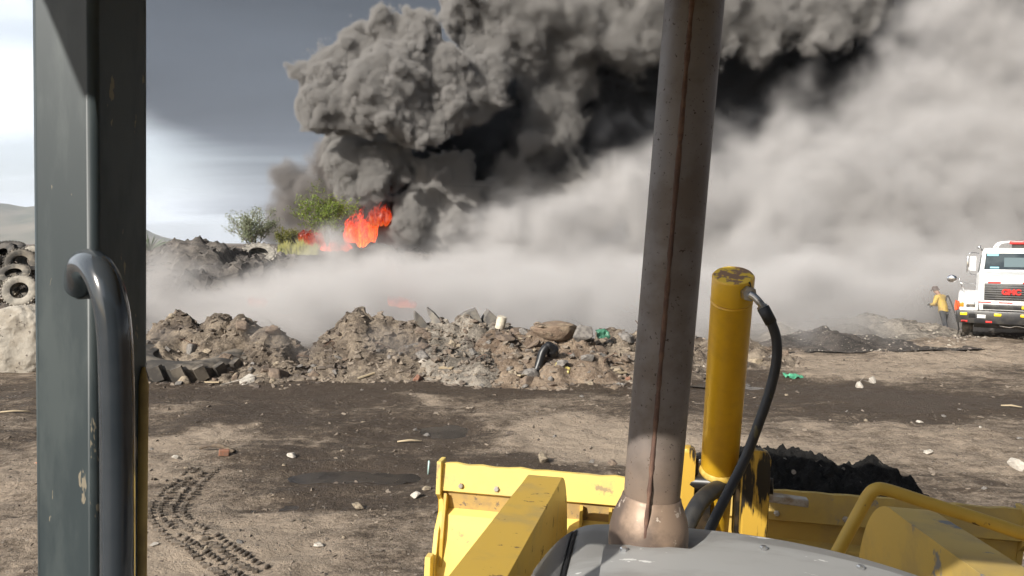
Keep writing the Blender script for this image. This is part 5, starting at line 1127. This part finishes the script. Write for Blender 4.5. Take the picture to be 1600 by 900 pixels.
def person(loc, rz, bend, label, helm, armR, armL, hairm):
    root = empty('person', loc, label=label, cat='person'); root.rotation_euler = (0, 0, rz)
    # local: facing -y; bend leans the trunk forward
    b = lambda h, fwd=0, side=0: Vector((side, -fwd - math.sin(bend) * (h - .92) if h > .92 else -fwd, .92 + math.cos(bend) * (h - .92) if h > .92 else h))
    sh = b(1.42); sr, sl = b(1.40, 0, -.20), b(1.40, 0, .20)
    hd = b(1.62, .05 + .1 * math.sin(bend))
    V = [(b(.92), (.15, .12)), (b(1.10), (.15, .11)), (b(1.28), (.17, .12)), (sh, (.13, .10)), (b(1.50, .01), .055), (b(1.56, .03), (.085, .09)), (hd, (.085, .10)), (b(1.72, .05), (.06, .07)),
         (sr, .075), (armR[0], .05), (armR[1], .038), (sl, .075), (armL[0], .05), (armL[1], .038),
         (Vector((-.10, 0, .84)), .10), (Vector((-.13, -.06, .47)), .07), (Vector((-.12, .04, .08)), .048), (Vector((-.13, -.10, .04)), .045), (Vector((.10, 0, .84)), .10), (Vector((.14, .10, .48)), .07), (Vector((.14, .22, .08)), .048), (Vector((.15, .10, .04)), .045)]
    E = [(0, 1), (1, 2), (2, 3), (3, 4), (4, 5), (5, 6), (6, 7), (3, 8), (8, 9), (9, 10), (3, 11), (11, 12), (12, 13), (0, 14), (14, 15), (15, 16), (16, 17), (0, 18), (18, 19), (19, 20), (20, 21)]
    body = skin_mesh('body', V, E, M_skin, root)
    k = 1.22
    jv = [(b(.72), (.20, .175)), (b(1.10), (.19, .15)), (b(1.28), (.205, .15)), (sh, (.15, .125)), (b(1.475, .01), .085), (sr, .095), (armR[0], .068), (armR[0].lerp(armR[1], .85), .052), (sl, .095), (armL[0], .068), (armL[0].lerp(armL[1], .85), .052)]
    skin_mesh('jacket', jv, [(0, 1), (1, 2), (2, 3), (3, 4), (3, 5), (5, 6), (6, 7), (3, 8), (8, 9), (9, 10)], M_jac, root)
    tv = [(Vector((0, 0, .98)), (.165, .14)), (Vector((-.10, 0, .82)), .12), (Vector((-.13, -.06, .47)), .088), (Vector((-.12, .04, .12)), .075), (Vector((.10, 0, .82)), .12), (Vector((.14, .10, .48)), .088), (Vector((.14, .22, .12)), .075)]
    skin_mesh('trousers', tv, [(0, 1), (1, 2), (2, 3), (0, 4), (4, 5), (5, 6)], M_trs, root)
    for s, y in ((-1, 0.0), (1, .2)):
        skin_mesh('boot', [(Vector((s * .13, y + .04, .16)), .075), (Vector((s * .13, y + .04, .055)), .06), (Vector((s * .135, y - .14, .045)), .05)], [(0, 1), (1, 2)], M_boot, root, 1)
    bm = bmesh.new(); add_lathe(bm, [(.155, .0), (.16, .012), (.118, .03), (.112, .08), (.085, .13), (.04, .152), (0, .158)], Matrix.Translation(hd + Vector((0, 0, .035))) @ Matrix.Rotation(bend * .6, 4, 'X'), 24); obj('helmet', bm, helm, root, smooth=True)
    # face: nose and ears as small swellings on the head
    for s in (-1, 1):      # hands: palm and five fingers each
        h0 = (armR if s < 0 else armL)[1]; e0 = (armR if s < 0 else armL)[0]; d = (h0 - e0).normalized(); sd = d.cross(Vector((0, 0, 1))).normalized() if abs(d.z) < .95 else Vector((1, 0, 0)); up = sd.cross(d)
        hv = [(h0, .03), (h0 + d * .05, (.038, .022))]; he = [(0, 1)]
        for f in range(4):
            o_ = sd * (-.03 + f * .02); hv += [(h0 + d * .085 + o_, .010), (h0 + d * (.12 + (.008, .016, .012, 0)[f]) + o_ - up * .02, .009), (h0 + d * .12 + o_ - up * .055, .008)]; n = len(hv); he += [(1, n - 3), (n - 3, n - 2), (n - 2, n - 1)]
        hv += [(h0 + d * .05 + sd * .045, .012), (h0 + d * .085 + sd * .05 - up * .03, .010)]; n = len(hv); he += [(0, n - 2), (n - 2, n - 1)]
        skin_mesh('glove', hv, he, M_boot, root, 1)
    return root
fp = P(1474, 523, 25.0)
pr_ = person(fp, R(-150), R(22), 'firefighter in a yellow jacket and dark trousers standing left of the white truck', M_helm, (Vector((-.30, -.22, 1.10)), Vector((-.10, -.46, 1.02))), (Vector((.30, -.20, 1.10)), Vector((.14, -.44, 1.08))), None)
pr_.scale = (.93,) * 3
fp2 = P(1422, 500, 31)
p2_ = person(fp2, R(20), R(40), 'stooping person with a pale helmet almost lost in the thick smoke', M_helm2, (Vector((-.28, -.45, 1.0)), Vector((-.22, -.60, .75))), (Vector((.28, -.45, 1.0)), Vector((.2, -.62, .78))), None)
p2_.scale = (.9,) * 3
# long hand tool the firefighter leans on
a = P(1481, 462, 25.0); b = P(1500, 520, 24.6); bm = bmesh.new(); add_tube(bm, smooth_path([P(1478, 470, 25.0), a, P(1488, 478, 24.9), P(1495, 500, 24.7), b], 8), .022, 8); obj('hose_line', bm, M_rubber, smooth=True, label='thin dark curved hose held by the firefighter beside the truck', cat='hose')
mb = smoke_mat('billow_smoke', (0.435, 0.42, 0.405), 1.0, -0.35)
mk = smoke_mat('black_smoke', (0.14, 0.143, 0.155), 1.0, 0.0)
mg = smoke_mat('brown_smoke', (0.40, 0.375, 0.36), 1.0, 0.0)
mw = smoke_mat('white_smoke', (0.845, 0.82, 0.805), 1.0, 0.0)
for nm, pts, vox, fld, sm_ in (('billowing_smoke', billows, 0.18, billow_field, mb), ('black_smoke', blacks, 0.5, black_field, mk),
                               ('thin_smoke', greys, 0.25, wisp_field, mg), ('white_smoke', whites, 0.40, white_field, mw), ('thin_smoke', drift, 0.09, drift_field, mg)):
    lo = [min(c[i] - r for c, r in pts) - (2.5 if vox > .1 else .6) for i in range(3)]; hi = [max(c[i] + r for c, r in pts) + (2.5 if vox > .1 else .6) for i in range(3)]
    lo[2] = max(lo[2], -0.4)
    if nm == 'white_smoke': lo[1] = 18.2; lo[0] -= 4
    smoke_volume(nm, lo, hi, vox, pts, 1.0, fld, sm_)
# the air between here and the hills
bm = bmesh.new(); add_box(bm, (-600, 3750, 212), (9600, 8900, 436)); hz = obj('haze', bm, None, kind='stuff')
hm = bpy.data.materials.new('haze_air'); hm.use_nodes = True; hn = hm.node_tree; hn.nodes.clear()
pv = NT(hn, 'ShaderNodeVolumePrincipled'); pv.inputs['Color'].default_value = (.76, .83, .95, 1); pv.inputs['Density'].default_value = .00009; pv.inputs['Density Attribute'].default_value = ''
ho = NT(hn, 'ShaderNodeOutputMaterial'); hn.links.new(pv.outputs[0], ho.inputs['Volume']); hz.data.materials[0] = hm
